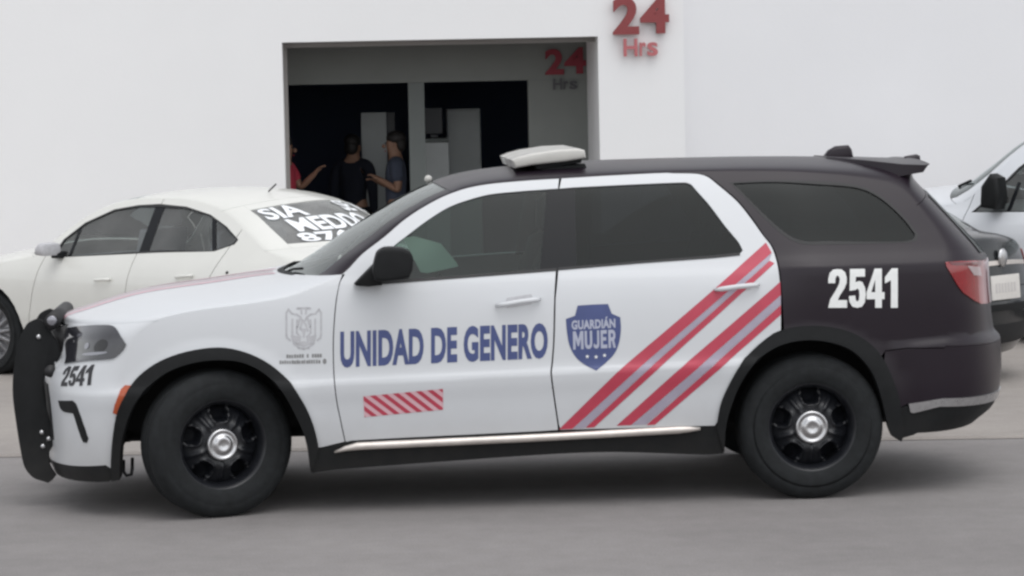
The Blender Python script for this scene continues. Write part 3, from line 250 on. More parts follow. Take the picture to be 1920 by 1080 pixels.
M = dict(
    white=mat('white_paint', (.60, .615, .635), .34, coat=.12, spec=.35, var=.012, vscale=2.5, dirt=((.36, .33, .30), .28, .52, .22)),
    white2=mat('old_white_paint', (.68, .68, .645), .33, coat=.5, var=.03, vscale=4),
    white3=mat('pickup_white_paint', (.63, .65, .68), .3, coat=.5, var=.02, vscale=4),
    blackpaint=mat('black_paint', (.012, .014, .016), .25, coat=.3, var=.15, vscale=5),
    wrap=mat('faded_black_paint', (.0115, .0066, .0120), .33, coat=.0, spec=.36, var=.1, vscale=3, ior=1.5),
    plastic=mat('black_plastic', (.0095, .0102, .011), .6, spec=.22, var=.25, vscale=14, dirt=((.10, .095, .09), .10, .4, .2)),
    dark=mat('dark_void', (.008, .008, .009), .8),
    gap=mat('rubber_seal', (.015, .015, .016), .55),
    trim=mat('gloss_black_trim', (.010, .011, .013), .25, spec=.2),
    tyre=mat('tyre_rubber', (.0125, .014, .0152), .8, spec=.3, var=.4, vscale=22, bump=.12, bscale=150, dirt=None),
    rim=mat('black_steel', (.010, .011, .014), .34, var=.2, vscale=20),
    chrome=mat('brushed_chrome', (.55, .55, .56), .28, metal=1, var=.12, vscale=30),
    trimsilver=mat('satin_silver_trim', (.66, .61, .57), .34, metal=.6, var=.15, vscale=12),
    red=mat('red_film', (.46, .05, .085), .4, var=.08, vscale=10),
    pink=mat('faded_pink_film', (.62, .40, .45), .4, var=.08, vscale=10),
    silver=mat('silver_film', (.36, .325, .40), .38, var=.08, vscale=10),
    blue=mat('blue_film', (.055, .075, .20), .42, var=.1, vscale=12),
    whitefilm=mat('white_film', (.80, .81, .80), .42, var=.05, vscale=20),
    palefilm=mat('pale_blue_film', (.40, .42, .52), .42, var=.05, vscale=20),
    blackfilm=mat('black_film', (.02, .02, .024), .5),
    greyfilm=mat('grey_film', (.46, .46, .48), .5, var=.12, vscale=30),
    darkgreyfilm=mat('dark_grey_film', (.22, .22, .22), .5, var=.12, vscale=30),
    rose=mat('rose_film', (.66, .34, .37), .4, var=.06, vscale=20),
    darkrose=mat('dark_red_film', (.20, .04, .06), .4, var=.1, vscale=20),
    lens=mat('lamp_lens_grey', (.024, .024, .030), .12, coat=1, var=.3, vscale=18),
    lensin=mat('lamp_bowl', (.30, .30, .33), .15, metal=.6),
    lensdark=mat('lamp_dark_bowl', (.02, .02, .022), .2),
    tail=mat('tail_lens_red', (.24, .008, .012), .16, coat=1, var=.12, vscale=16),
    taildark=mat('tail_lens_dark', (.12, .012, .018), .18, coat=1),
    tailclear=mat('tail_lens_clear', (.40, .32, .33), .2, coat=1),
    amber=mat('amber_lens', (.42, .075, .02), .25, coat=.6, var=.1, vscale=30),
    bar=mat('light_bar_casing', (.52, .51, .48), .3, coat=.3, var=.06, vscale=10),
    barlens=mat('light_bar_lens', (.62, .63, .70), .2, coat=.5),
    seat=mat('seat_cloth', (.022, .023, .025), .9),
    seat2=mat('grey_seat_cloth', (.26, .26, .28), .9),
    dash2=mat('grey_vinyl', (.30, .30, .31), .7),
    dash=mat('dashboard_vinyl', (.03, .03, .03), .7),
    sheet=mat('pale_green_light', (.60, .75, .66), .7),
    glassF=glass('front_glass', (.36, .45, .42), .58, haze=.012),
    glassR=glass('privacy_glass', (.09, .10, .11), .42, haze=.006),
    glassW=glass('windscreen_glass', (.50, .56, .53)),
    glassS=glass('sedan_glass', (.74, .80, .81), haze=.16),
    glassB=glass('rear_sedan_glass', (.84, .85, .86), haze=.34),
    paintmark=mat('window_paint', (.82, .84, .86), .7, var=.04, vscale=30),
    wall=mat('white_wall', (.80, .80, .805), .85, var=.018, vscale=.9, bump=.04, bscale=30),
    wallr=mat('shaded_white_wall', (.765, .765, .78), .85, var=.02, vscale=.9, bump=.04, bscale=30),  # the same white wall, its shading put into a darker colour
    frame=mat('door_frame_metal', (.26, .245, .235), .5, var=.05),
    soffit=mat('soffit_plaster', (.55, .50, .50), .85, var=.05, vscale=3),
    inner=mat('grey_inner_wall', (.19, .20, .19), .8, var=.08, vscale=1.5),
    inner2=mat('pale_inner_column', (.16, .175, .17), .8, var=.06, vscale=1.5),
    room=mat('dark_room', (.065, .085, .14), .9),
    floor=mat('inner_floor', (.12, .12, .12), .6, var=.1, vscale=3),
    board=mat('pale_cabinet', (.55, .58, .58), .6, var=.06, vscale=3),
    board2=mat('screen_dark', (.02, .022, .03), .4),
    signred=mat('sign_red', (.235, .043, .045), .5, var=.08, vscale=9),
    signpale=mat('sign_faded_red', (.44, .13, .14), .5, var=.08, vscale=12),
    signdim=mat('dim_red', (.20, .012, .025), .6),
    signdim2=mat('dim_grey', (.07, .068, .075), .6),
    skin=mat('skin', (.29, .165, .11), .6, var=.08, vscale=25),
    navy=mat('navy_cloth', (.055, .065, .095), .9, var=.15, vscale=25),
    navydark=mat('dark_navy_cloth', (.007, .009, .018), .9, var=.15, vscale=25),
    jeans=mat('jeans_cloth', (.06, .08, .13), .9, var=.15, vscale=25),
    shirtred=mat('red_cloth', (.45, .04, .07), .9, var=.1, vscale=25),
    hair=mat('dark_hair', (.015, .013, .012), .6),
    plate=mat('licence_plate', (.62, .60, .57), .5, var=.06, vscale=40),
    platemark=mat('licence_marks', (.52, .50, .49), .5),
)

def mid_color(n, l, tc):
    z = n.new('ShaderNodeTexNoise'); z.inputs['Scale'].default_value = 1.1; z.inputs['Detail'].default_value = 5
    l.new(tc.outputs['Object'], z.inputs['Vector']); return z.outputs['Color']
def ground_mat(name, col, dark, scale, speck, rough=.9, bump=.5):
    m = bpy.data.materials.new(name); m.use_nodes = True
    n = m.node_tree.nodes; l = m.node_tree.links; b = n['Principled BSDF']; b.inputs['Roughness'].default_value = rough
    tc = n.new('ShaderNodeTexCoord')
    def noise(s, d=5, r=.6):
        z = n.new('ShaderNodeTexNoise'); z.inputs['Scale'].default_value = s; z.inputs['Detail'].default_value = d; z.inputs['Roughness'].default_value = r
        l.new(tc.outputs['Object'], z.inputs['Vector']); return z
    big, fine = noise(scale), noise(110, 3)
    mid = noise(5.5, 9, .78)
    r1 = n.new('ShaderNodeMapRange'); r1.inputs[1].default_value = .35; r1.inputs[2].default_value = .68; l.new(big.outputs['Fac'], r1.inputs[0])
    mx = n.new('ShaderNodeMix'); mx.data_type = 'RGBA'; mx.inputs['A'].default_value = (*col, 1); mx.inputs['B'].default_value = (*dark, 1); l.new(r1.outputs[0], mx.inputs['Factor'])
    r2 = n.new('ShaderNodeMapRange'); r2.inputs[1].default_value = .3; r2.inputs[2].default_value = .7; r2.inputs[3].default_value = 1-speck; r2.inputs[4].default_value = 1+speck; l.new(fine.outputs['Fac'], r2.inputs[0])
    mpn = n.new('ShaderNodeMapping'); mpn.inputs['Scale'].default_value = (.12, 1.6, 1); l.new(tc.outputs['Object'], mpn.inputs['Vector'])
    stz = n.new('ShaderNodeTexNoise'); stz.inputs['Scale'].default_value = 1.4; stz.inputs['Detail'].default_value = 5; l.new(mpn.outputs[0], stz.inputs['Vector'])
    r4 = n.new('ShaderNodeMapRange'); r4.inputs[1].default_value = .3; r4.inputs[2].default_value = .7; r4.inputs[3].default_value = .955; r4.inputs[4].default_value = 1.045; l.new(stz.outputs['Fac'], r4.inputs[0])
    vo = n.new('ShaderNodeTexVoronoi'); vo.feature = 'DISTANCE_TO_EDGE'; vo.inputs['Scale'].default_value = .42
    wv = n.new('ShaderNodeMix'); wv.data_type = 'VECTOR'; wv.inputs['Factor'].default_value = .12; l.new(tc.outputs['Object'], wv.inputs[4]); l.new(mid_color(n, l, tc), wv.inputs[5]); l.new(wv.outputs[1], vo.inputs['Vector'])
    r5 = n.new('ShaderNodeMapRange'); r5.inputs[1].default_value = .0; r5.inputs[2].default_value = .006; r5.inputs[3].default_value = 1.0; r5.inputs[4].default_value = 1; l.new(vo.outputs['Distance'], r5.inputs[0])
    r3 = n.new('ShaderNodeMapRange'); r3.inputs[1].default_value = .3; r3.inputs[2].default_value = .7; r3.inputs[3].default_value = .90; r3.inputs[4].default_value = 1.10; l.new(mid.outputs['Fac'], r3.inputs[0])
    def mul(a, b_):
        q = n.new('ShaderNodeMath'); q.operation = 'MULTIPLY'; l.new(a, q.inputs[0]); l.new(b_, q.inputs[1]); return q.outputs[0]
    mm = n.new('ShaderNodeMath'); mm.operation = 'MULTIPLY'; l.new(mul(r2.outputs[0], r5.outputs[0]), mm.inputs[0]); l.new(mul(r3.outputs[0], r4.outputs[0]), mm.inputs[1])
    m2 = n.new('ShaderNodeMix'); m2.data_type = 'RGBA'; m2.blend_type = 'MULTIPLY'; m2.inputs['Factor'].default_value = 1
    l.new(mx.outputs['Result'], m2.inputs['A']); l.new(mm.outputs[0], m2.inputs['B']); l.new(m2.outputs['Result'], b.inputs['Base Color'])
    bp = n.new('ShaderNodeBump'); bp.inputs['Strength'].default_value = bump; bp.inputs['Distance'].default_value = .006
    l.new(fine.outputs['Fac'], bp.inputs['Height']); l.new(bp.outputs[0], b.inputs['Normal'])
    return m
M['road'] = ground_mat('worn_asphalt', (.238, .224, .220), (.200, .188, .185), .45, .16)
M['apron'] = ground_mat('dusty_concrete', (.325, .298, .276), (.275, .252, .236), .5, .09)
M['earth'] = ground_mat('pale_ground', (.21, .20, .19), (.18, .17, .165), .3, .1)

def grid_cut(tris, us, vs):
    bm = bmesh.new()
    vmap = {}
    for t in tris:
        vv = []
        for p in t:
            k = (round(p[0], 6), round(p[1], 6))
            if k not in vmap: vmap[k] = bm.verts.new((k[0], k[1], 0))
            vv.append(vmap[k])
        if len(set(vv)) == 3:
            try: bm.faces.new(vv)
            except ValueError: pass
    for axis, cuts in ((0, us), (1, vs)):
        nr = Vector((1, 0, 0)) if axis == 0 else Vector((0, 1, 0))
        for c in cuts:
            bmesh.ops.bisect_plane(bm, geom=bm.verts[:]+bm.edges[:]+bm.faces[:], plane_co=nr*c, plane_no=nr, dist=1e-6)
    bmesh.ops.remove_doubles(bm, verts=bm.verts[:], dist=1e-6)
    return bm
def outward(P):
    c = np.stack([np.clip(P[:, 0], -1.2, 1.2), 0*P[:, 1], 0*P[:, 2]+.75], -1)
    return P-c
def panel(name, func, loops, material, parent, su=.08, sv=.06, off=0., thick=.014, tris=None, mirror=False, extra=None):
    """cut a piece of body skin out of the surface func(u, v); gives it edges of its own"""
    if tris is None:
        vl = [[Vector((p[0], p[1], 0)) for p in lp] for lp in loops]
        flat = [p for lp in loops for p in lp]
        tris = [[flat[i] for i in t] for t in tessellate_polygon(vl)]
    uu = [p[0] for t in tris for p in t]; vv = [p[1] for t in tris for p in t]
    us = [k*su+.0031 for k in range(math.floor(min(uu)/su)+1, math.ceil(max(uu)/su))]
    vs = [k*sv+.0031 for k in range(math.floor(min(vv)/sv)+1, math.ceil(max(vv)/sv))]
    bm = grid_cut(tris, us, vs)
    bm.verts.index_update()
    U = np.array([v.co.x for v in bm.verts]); V = np.array([v.co.y for v in bm.verts])
    h = 2e-4
    P = func(U, V); du = (func(U+h, V)-func(U-h, V)); dv = (func(U, V+h)-func(U, V-h))
    N = np.cross(du, dv); ln = np.linalg.norm(N, axis=1, keepdims=True); N = N/np.maximum(ln, 1e-12)
    sg = np.sign((N*outward(P)).sum(1)); sg[sg == 0] = 1; N = N*sg[:, None]
    P = P+off*N
    if mirror: P = P*np.array([1, -1, 1]); N = N*np.array([1, -1, 1])
    faces = []
    for f in bm.faces:
        ix = [v.index for v in f.verts]
        a, b, c = P[ix[0]], P[ix[1]], P[ix[2]]
        n = np.cross(b-a, c-a)
        if np.dot(n, N[ix].sum(0)) < 0: ix.reverse()
        faces.append(ix)
    verts = [tuple(p) for p in P]; norms = [tuple(n) for n in N]
    if thick > 0:
        m = {}
        for e in bm.edges:
            if len(e.link_faces) == 1:
                a, b = (v.index for v in e.verts)
                for k in (a, b):
                    if k not in m:
                        m[k] = len(verts); verts.append(tuple(P[k])); verts.append(tuple(P[k]-thick*N[k])); norms += [(0, 0, 0), (0, 0, 0)]
                faces.append([m[a], m[b], m[b]+1, m[a]+1])
    bm.free()
    me = bpy.data.meshes.new(name); me.from_pydata(verts, [], faces)
    for p in me.polygons: p.use_smooth = True
    me.normals_split_custom_set_from_vertices(norms)
    return link(name, me, material, parent)
def rect(u0, u1, v0, v1): return [(u0, v0), (u1, v0), (u1, v1), (u0, v1)]

def box_bm(bm, lo, hi, bevel=0., seg=2):
    r = bmesh.ops.create_cube(bm, size=1)
    vs = r['verts']
    for v in vs: v.co = Vector([lo[k]+(v.co[k]+.5)*(hi[k]-lo[k]) for k in range(3)])
    if bevel > 0:
        es = list({e for v in vs for e in v.link_edges})
        bmesh.ops.bevel(bm, geom=es, offset=bevel, segments=seg, affect='EDGES', profile=.5)
def box(name, lo, hi, material, parent=None, bevel=0., smooth=False):
    bm = bmesh.new(); box_bm(bm, lo, hi, bevel); return from_bm(name, bm, material, parent, smooth)
def lathe(name, prof, material, parent, seg=64, smooth=True, axis='Y'):
    bm = bmesh.new(); rings = []
    for r, y in prof:
        rings.append([bm.verts.new((r*math.cos(2*math.pi*k/seg), y, r*math.sin(2*math.pi*k/seg))) for k in range(seg)])
    for a, b in zip(rings[:-1], rings[1:]):
        for k in range(seg): bm.faces.new((a[k], a[(k+1) % seg], b[(k+1) % seg], b[k]))
    bmesh.ops.remove_doubles(bm, verts=bm.verts[:], dist=1e-5)
    bmesh.ops.recalc_face_normals(bm, faces=bm.faces[:])
    return from_bm(name, bm, material, parent, smooth)
def tube_bm(bm, pts, r, seg=10):
    rings = []
    pts = [Vector(p) for p in pts]; R = r if isinstance(r, (list, tuple)) else [r]*len(pts)
    for i, p in enumerate(pts):
        d = (pts[min(i+1, len(pts)-1)]-pts[max(i-1, 0)]).normalized()
        a = d.orthogonal().normalized() if i == 0 else (a-d*a.dot(d)).normalized()
        b = d.cross(a)
        rings.append([bm.verts.new(p+R[i]*(math.cos(2*math.pi*k/seg)*a+math.sin(2*math.pi*k/seg)*b)) for k in range(seg)])
    for x, y in zip(rings[:-1], rings[1:]):
        for k in range(seg): bm.faces.new((x[k], x[(k+1) % seg], y[(k+1) % seg], y[k]))
    bm.faces.new(rings[0][::-1]); bm.faces.new(rings[-1])
def tube(name, pts, r, material, parent=None, seg=12):
    bm = bmesh.new(); tube_bm(bm, pts, r, seg); bmesh.ops.recalc_face_normals(bm, faces=bm.faces[:]); return from_bm(name, bm, material, parent, True)
def slab(name, poly, y0, y1, material, parent=None, bevel=.006, round_=0., smooth=True, seg=3):
    """outline in x-z extruded along y, with rounded rims"""
    bm = bmesh.new()
    vs = [bm.verts.new((p[0], y0, p[1])) for p in poly]
    f = bm.faces.new(vs)
    r = bmesh.ops.extrude_face_region(bm, geom=[f])
    ev = [e for e in r['geom'] if isinstance(e, bmesh.types.BMVert)]
    for v in ev: v.co.y = y1
    bmesh.ops.recalc_face_normals(bm, faces=bm.faces[:])
    if bevel > 0:
        es = [e for e in bm.edges if abs(e.verts[0].co.y-e.verts[1].co.y) < 1e-6]
        bmesh.ops.bevel(bm, geom=es, offset=bevel, segments=seg, affect='EDGES', profile=.5, clamp_overlap=True)
    o = from_bm(name, bm, material, parent, smooth)
    if smooth: o.data.set_sharp_from_angle(angle=math.radians(40))
    return o

def text_tris(body, bold=0., space=1.0):
    """triangles of a line of lettering, scaled to the unit square"""
    cu = bpy.data.curves.new('lettering', 'FONT'); cu.body = body; cu.size = 1; cu.offset = bold; cu.resolution_u = 4; cu.space_character = space
    ob = bpy.data.objects.new('lettering', cu); COL.objects.link(ob)
    dg = bpy.context.evaluated_depsgraph_get(); me = ob.evaluated_get(dg).to_mesh()
    bm = bmesh.new(); bm.from_mesh(me); bmesh.ops.triangulate(bm, faces=bm.faces[:])
    T = [[(v.co.x, v.co.y) for v in f.verts] for f in bm.faces]; bm.free()
    ob.evaluated_get(dg).to_mesh_clear(); bpy.data.objects.remove(ob); bpy.data.curves.remove(cu)
    xs = [p[0] for t in T for p in t]; ys = [p[1] for t in T for p in t]
    x0, x1, y0, y1 = min(xs), max(xs), min(ys), max(ys)
    return [[((p[0]-x0)/(x1-x0), (p[1]-y0)/(y1-y0)) for p in t] for t in T]
def bilin(tris, q):
    """unit square -> quad (bottom left, bottom right, top right, top left)"""
    q = [np.array(p) for p in q]
    return [[tuple((1-p[1])*((1-p[0])*q[0]+p[0]*q[1])+p[1]*((1-p[0])*q[3]+p[0]*q[2])) for p in t] for t in tris]
DIGITS = {
    '1': [[(0, .78), (.45, 1), (.86, 1), (.86, 0), (.40, 0), (.40, .70), (0, .62)]],
    '4': [[(0, .22), (0, .40), (.45, 1), (.85, 1), (.85, .40), (1, .40), (1, .22), (.85, .22), (.85, 0), (.48, 0), (.48, .22)], [(.48, .40), (.48, .72), (.26, .40)]],
    '5': [[(.08, 1), (.95, 1), (.95, .80), (.42, .80), (.40, .66), (.60, .69), (.80, .66), (.95, .52), (1, .34), (.94, .14), (.78, .03), (.5, 0), (.22, .03), (.05, .16), (.02, .30), (.38, .32), (.42, .20), (.50, .16), (.60, .20), (.63, .33), (.60, .46), (.50, .50), (.40, .46), (.06, .44)]],
    '2': [[(.02, 0), (1, 0), (1, .20), (.52, .20), (.62, .32), (.86, .50), (.97, .64), (.98, .78), (.90, .92), (.72, .99), (.5, 1), (.28, .99), (.1, .91), (.02, .76), (.02, .64), (.38, .64), (.39, .76), (.44, .82), (.5, .835), (.58, .81), (.62, .74), (.58, .62), (.42, .46), (.12, .22)]]}
DIGITS.update({
    'M': [[(0, 0), (0, 1), (.28, 1), (.5, .55), (.72, 1), (1, 1), (1, 0), (.76, 0), (.76, .58), (.56, .18), (.44, .18), (.24, .58), (.24, 0)]],
    'U': [[(0, 1), (.3, 1), (.3, .32), (.36, .22), (.5, .19), (.64, .22), (.7, .32), (.7, 1), (1, 1), (1, .28), (.9, .1), (.7, .01), (.5, 0), (.3, .01), (.1, .1), (0, .28)]],
    'J': [[(.65, 1), (1, 1), (1, .28), (.92, .1), (.7, .01), (.45, 0), (.2, .03), (0, .14), (.12, .32), (.3, .22), (.45, .19), (.58, .22), (.65, .32)]],
    'E': [[(0, 0), (0, 1), (.95, 1), (.95, .8), (.34, .8), (.34, .61), (.85, .61), (.85, .42), (.34, .42), (.34, .2), (1, .2), (1, 0)]],
    'R': [[(0, 0), (0, 1), (.6, 1), (.85, .93), (.97, .76), (.95, .56), (.78, .43), (1, 0), (.66, 0), (.47, .39), (.33, .39), (.33, 0)], [(.33, .58), (.33, .81), (.55, .81), (.64, .75), (.65, .64), (.55, .58)]]})
def number_tris(lay=None):
    out = []
    for d, a, b in lay or (('2', 0, .265), ('5', .285, .525), ('4', .535, .785), ('1', .79, 1.0)):
        lps = DIGITS[d]; flat = [p for lp in lps for p in lp]
        for t in tessellate_polygon([[Vector((p[0], p[1], 0)) for p in lp] for lp in lps]): out.append([(a+(b-a)*flat[i][0], flat[i][1]) for i in t])
    return out
def strokes_tris(lines, w, asp=1.0):
    out = []
    for ln in lines:
        for a, b in zip(ln[:-1], ln[1:]):
            a = np.array(a, float); b = np.array(b, float); d = (b-a)*np.array([asp, 1]); L = np.linalg.norm(d)+1e-9; d /= L
            n = np.array([-d[1]/asp, d[0]])*w/2; e = np.array([d[0]/asp, d[1]])*w/2
            a = a-e; b = b+e
            out += [[tuple(a-n), tuple(b-n), tuple(b+n)], [tuple(a-n), tuple(b+n), tuple(a+n)]]
    return out

# ---- ground --------------------------------------------------------------
def sheet(name, x0, x1, y0, y1, z, material, label=None, seg=1):
    bm = bmesh.new(); vs = [bm.verts.new(p) for p in ((x0, y0, z), (x1, y0, z), (x1, y1, z), (x0, y1, z))]; bm.faces.new(vs)
    return tag(from_bm(name, bm, material), label=label, kind='structure')
sheet('ground', -600, 600, -600, 600, -.012, M['earth'])
# the road surface ends at a ragged seam with the concrete apron
def road_sheet():
    bm = bmesh.new(); n = 160; a = []; b = []
    for k in range(n+1):
        x = -60+120*k/n
        yy = 16.25-.012*x+.02*math.sin(x*3.1)+.015*math.sin(x*7.7+1)
        a.append(bm.verts.new((x, -60, 0))); b.append(bm.verts.new((x, yy, 0)))
    for k in range(n): bm.faces.new((a[k], a[k+1], b[k+1], b[k]))
    tag(from_bm('road', bm, M['road']), kind='structure')
    bm = bmesh.new(); a = []; b = []; c = []
    for k in range(n+1):
        x = -60+120*k/n
        yy = 16.29-.012*x+.02*math.sin(x*3.1)+.015*math.sin(x*7.7+1)
        a.append(bm.verts.new((x, yy, -.002))); b.append(bm.verts.new((x, yy+.02, .014))); c.append(bm.verts.new((x, 60, .014)))
    for k in range(n): bm.faces.new((a[k], a[k+1], b[k+1], b[k])); bm.faces.new((b[k], b[k+1], c[k+1], c[k]))
    tag(from_bm('concrete_apron', bm, M['apron']), kind='structure')
road_sheet()

# ---- building ------------------------------------------------------------
bld = tag(empty('shop_building', (0, 25, 0), .053), 'white shop building with a dark wide doorway and red 24 hour lettering', 'building')
XL, XR, ZT, DP = -2.050, .834, 2.609, 1.30
def wall_piece(name, lo, hi, m): return box(name, lo, hi, m, bld)
wall_piece('facade_wall', (-16, 0, 0), (XL, .28, 5.5), M['wall'])
wall_piece('facade_wall', (XR, 0, 0), (1.622, .28, 5.5), M['wall'])
wall_piece('lintel_wall', (XL, .0015, ZT), (XR, .28, 5.5), M['wall'])
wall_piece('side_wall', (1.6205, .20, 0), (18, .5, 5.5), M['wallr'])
wall_piece('reveal', (XL-.25, .2815, 0), (XL, DP, ZT+.3), M['wall'])
wall_piece('reveal', (XR, .2815, 0), (XR+.25, DP, ZT+.3), M['wall'])
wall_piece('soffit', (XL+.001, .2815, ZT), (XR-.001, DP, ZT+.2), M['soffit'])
wall_piece('porch_floor', (XL+.001, .05, 0), (XR-.001, DP+4.4, .05), M['floor'])
box('door_frame', (XL+.0012, .285, ZT-.045), (XR-.0012, .345, ZT-.0015), M['frame'], bld)
box('door_frame', (XL+.0012, .285, .051), (XL+.035, .345, ZT-.0465), M['frame'], bld)
# inner front with two doorways
i0, i1, c0, c1, zt = -2.04, .264, -.891, -.737, 2.225
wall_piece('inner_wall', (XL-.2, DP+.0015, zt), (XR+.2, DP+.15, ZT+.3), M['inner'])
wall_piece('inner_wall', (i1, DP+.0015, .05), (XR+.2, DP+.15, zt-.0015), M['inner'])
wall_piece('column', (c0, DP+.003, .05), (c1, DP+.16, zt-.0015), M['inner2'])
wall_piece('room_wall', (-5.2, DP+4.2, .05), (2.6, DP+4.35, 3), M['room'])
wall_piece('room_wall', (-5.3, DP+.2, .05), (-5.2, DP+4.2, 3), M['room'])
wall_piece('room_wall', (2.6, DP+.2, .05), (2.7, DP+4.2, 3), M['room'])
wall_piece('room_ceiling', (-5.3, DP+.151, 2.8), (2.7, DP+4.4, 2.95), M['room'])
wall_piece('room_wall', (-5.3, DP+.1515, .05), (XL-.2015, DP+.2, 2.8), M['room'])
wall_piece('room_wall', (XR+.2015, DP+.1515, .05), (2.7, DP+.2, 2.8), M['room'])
def wall_thing(o, x, y, z): o.matrix_world = bld_m @ Matrix.Translation((x, y, z)); return o
bpy.context.view_layer.update(); bld_m = bld.matrix_world.copy()
def at_wall(x, y, z=0): return bld_m @ Vector((x, y, z))
def wempty(name, x, y, z=0, rz=0): return empty(name, at_wall(x, y, z), .053+rz)

def sign_text(name, body, x0, x1, z0, z1, y, depth, material, parent, bold=.0):
    T = bilin(text_tris(body, bold), [(x0, z0), (x1, z0), (x1, z1), (x0, z1)])
    bm = bmesh.new(); mp = {}
    for t in T:
        vv = []
        for p in t:
            k = (round(p[0], 5), round(p[1], 5))
            if k not in mp: mp[k] = bm.verts.new((k[0], y, k[1]))
            vv.append(mp[k])
        if len(set(vv)) == 3:
            try: bm.faces.new(vv)
            except ValueError: pass
    r = bmesh.ops.extrude_face_region(bm, geom=bm.faces[:])
    for v in r['geom']:
        if isinstance(v, bmesh.types.BMVert): v.co.y = y-depth
    bmesh.ops.recalc_face_normals(bm, faces=bm.faces[:])
    return from_bm(name, bm, material, parent)
sg = tag(wempty('wall_sign', 0, 0, 0), 'raised red 24 Hrs lettering on the white wall right of the doorway', 'sign')
sign_text('digit', '2', .968, 1.208, 2.619, 2.963, -.03, .05, M['signred'], sg, .035)
sign_text('digit', '4', 1.220, 1.484, 2.623, 2.967, -.03, .05, M['signred'], sg, .035)
sign_text('letter', 'H', 1.063, 1.190, 2.420, 2.582, -.035, .035, M['signpale'], sg, .02)
sign_text('letter', 'r', 1.210, 1.268, 2.420, 2.545, -.035, .035, M['signpale'], sg, .02)
sign_text('letter', 's', 1.280, 1.377, 2.420, 2.545, -.035, .035, M['signpale'], sg, .02)
s2 = tag(wempty('inner_sign', 0, 0, 0), 'dim red 24 Hrs sign on the dark inner wall inside the doorway', 'sign')
sign_text('digit', '2', .430, .612, 2.272, 2.520, DP-.005, .02, M['signdim'], s2, .035)
sign_text('digit', '4', .615, .826, 2.278, 2.530, DP-.005, .02, M['signdim'], s2, .035)
sign_text('letter', 'H', .505, .59, 2.13, 2.235, DP-.005, .015, M['signdim2'], s2, .02)
sign_text('letter', 'r', .605, .65, 2.13, 2.21, DP-.005, .015, M['signdim2'], s2, .02)
sign_text('letter', 's', .66, .74, 2.13, 2.21, DP-.005, .015, M['signdim2'], s2, .02)

# furniture in the room
t = tag(wempty('tall_cabinet', 0, 0), 'tall pale cabinet behind the right opening of the dark doorway', 'cabinet')
box('cabinet_body', (-.465, DP+2.0, .05), (-.115, DP+2.5, 1.95), M['board'], t, .01)
box('cabinet_door', (-.455, DP+1.978, .15), (-.125, DP+1.998, 1.93), M['board'], t, .006)
box('door_handle', (-.435, DP+1.95, 1.0), (-.42, DP+1.977, 1.2), M['chrome'], t)
t = tag(wempty('notice_board', 0, 0), 'pale upright board behind the person in the dark doorway', 'board')
box('panel', (-1.353, DP+2.0, .6), (-1.09, DP+2.05, 1.93), M['board'], t, .005)
box('panel', (-1.085, DP+2.0, .6), (-1.0, DP+2.05, 1.93), M['board2'], t, .005)
for lx in (-1.32, -1.06): box('leg', (lx, DP+2.0, .05), (lx+.04, DP+2.05, .5985), M['board2'], t)
t = tag(wempty('counter', 0, 0), 'low pale counter between the column and the tall cabinet', 'counter')
box('counter_body', (-.84, DP+1.3, .05), (-.47, DP+1.9, 1.62), M['board'], t, .01)
box('counter_top', (-.86, DP+1.28, 1.6215), (-.468, DP+1.92, 1.66), M['inner2'], t, .006)
t = tag(wempty('wall_screen', 0, 0), 'dark square screen standing on the low counter beside the column', 'screen')
box('screen_frame', (-.70, DP+1.60, 1.70), (-.52, DP+1.64, 1.97), M['board2'], t, .006)
box('screen_foot', (-.65, DP+1.55, 1.662), (-.57, DP+1.69, 1.6985), M['board2'], t, .004)

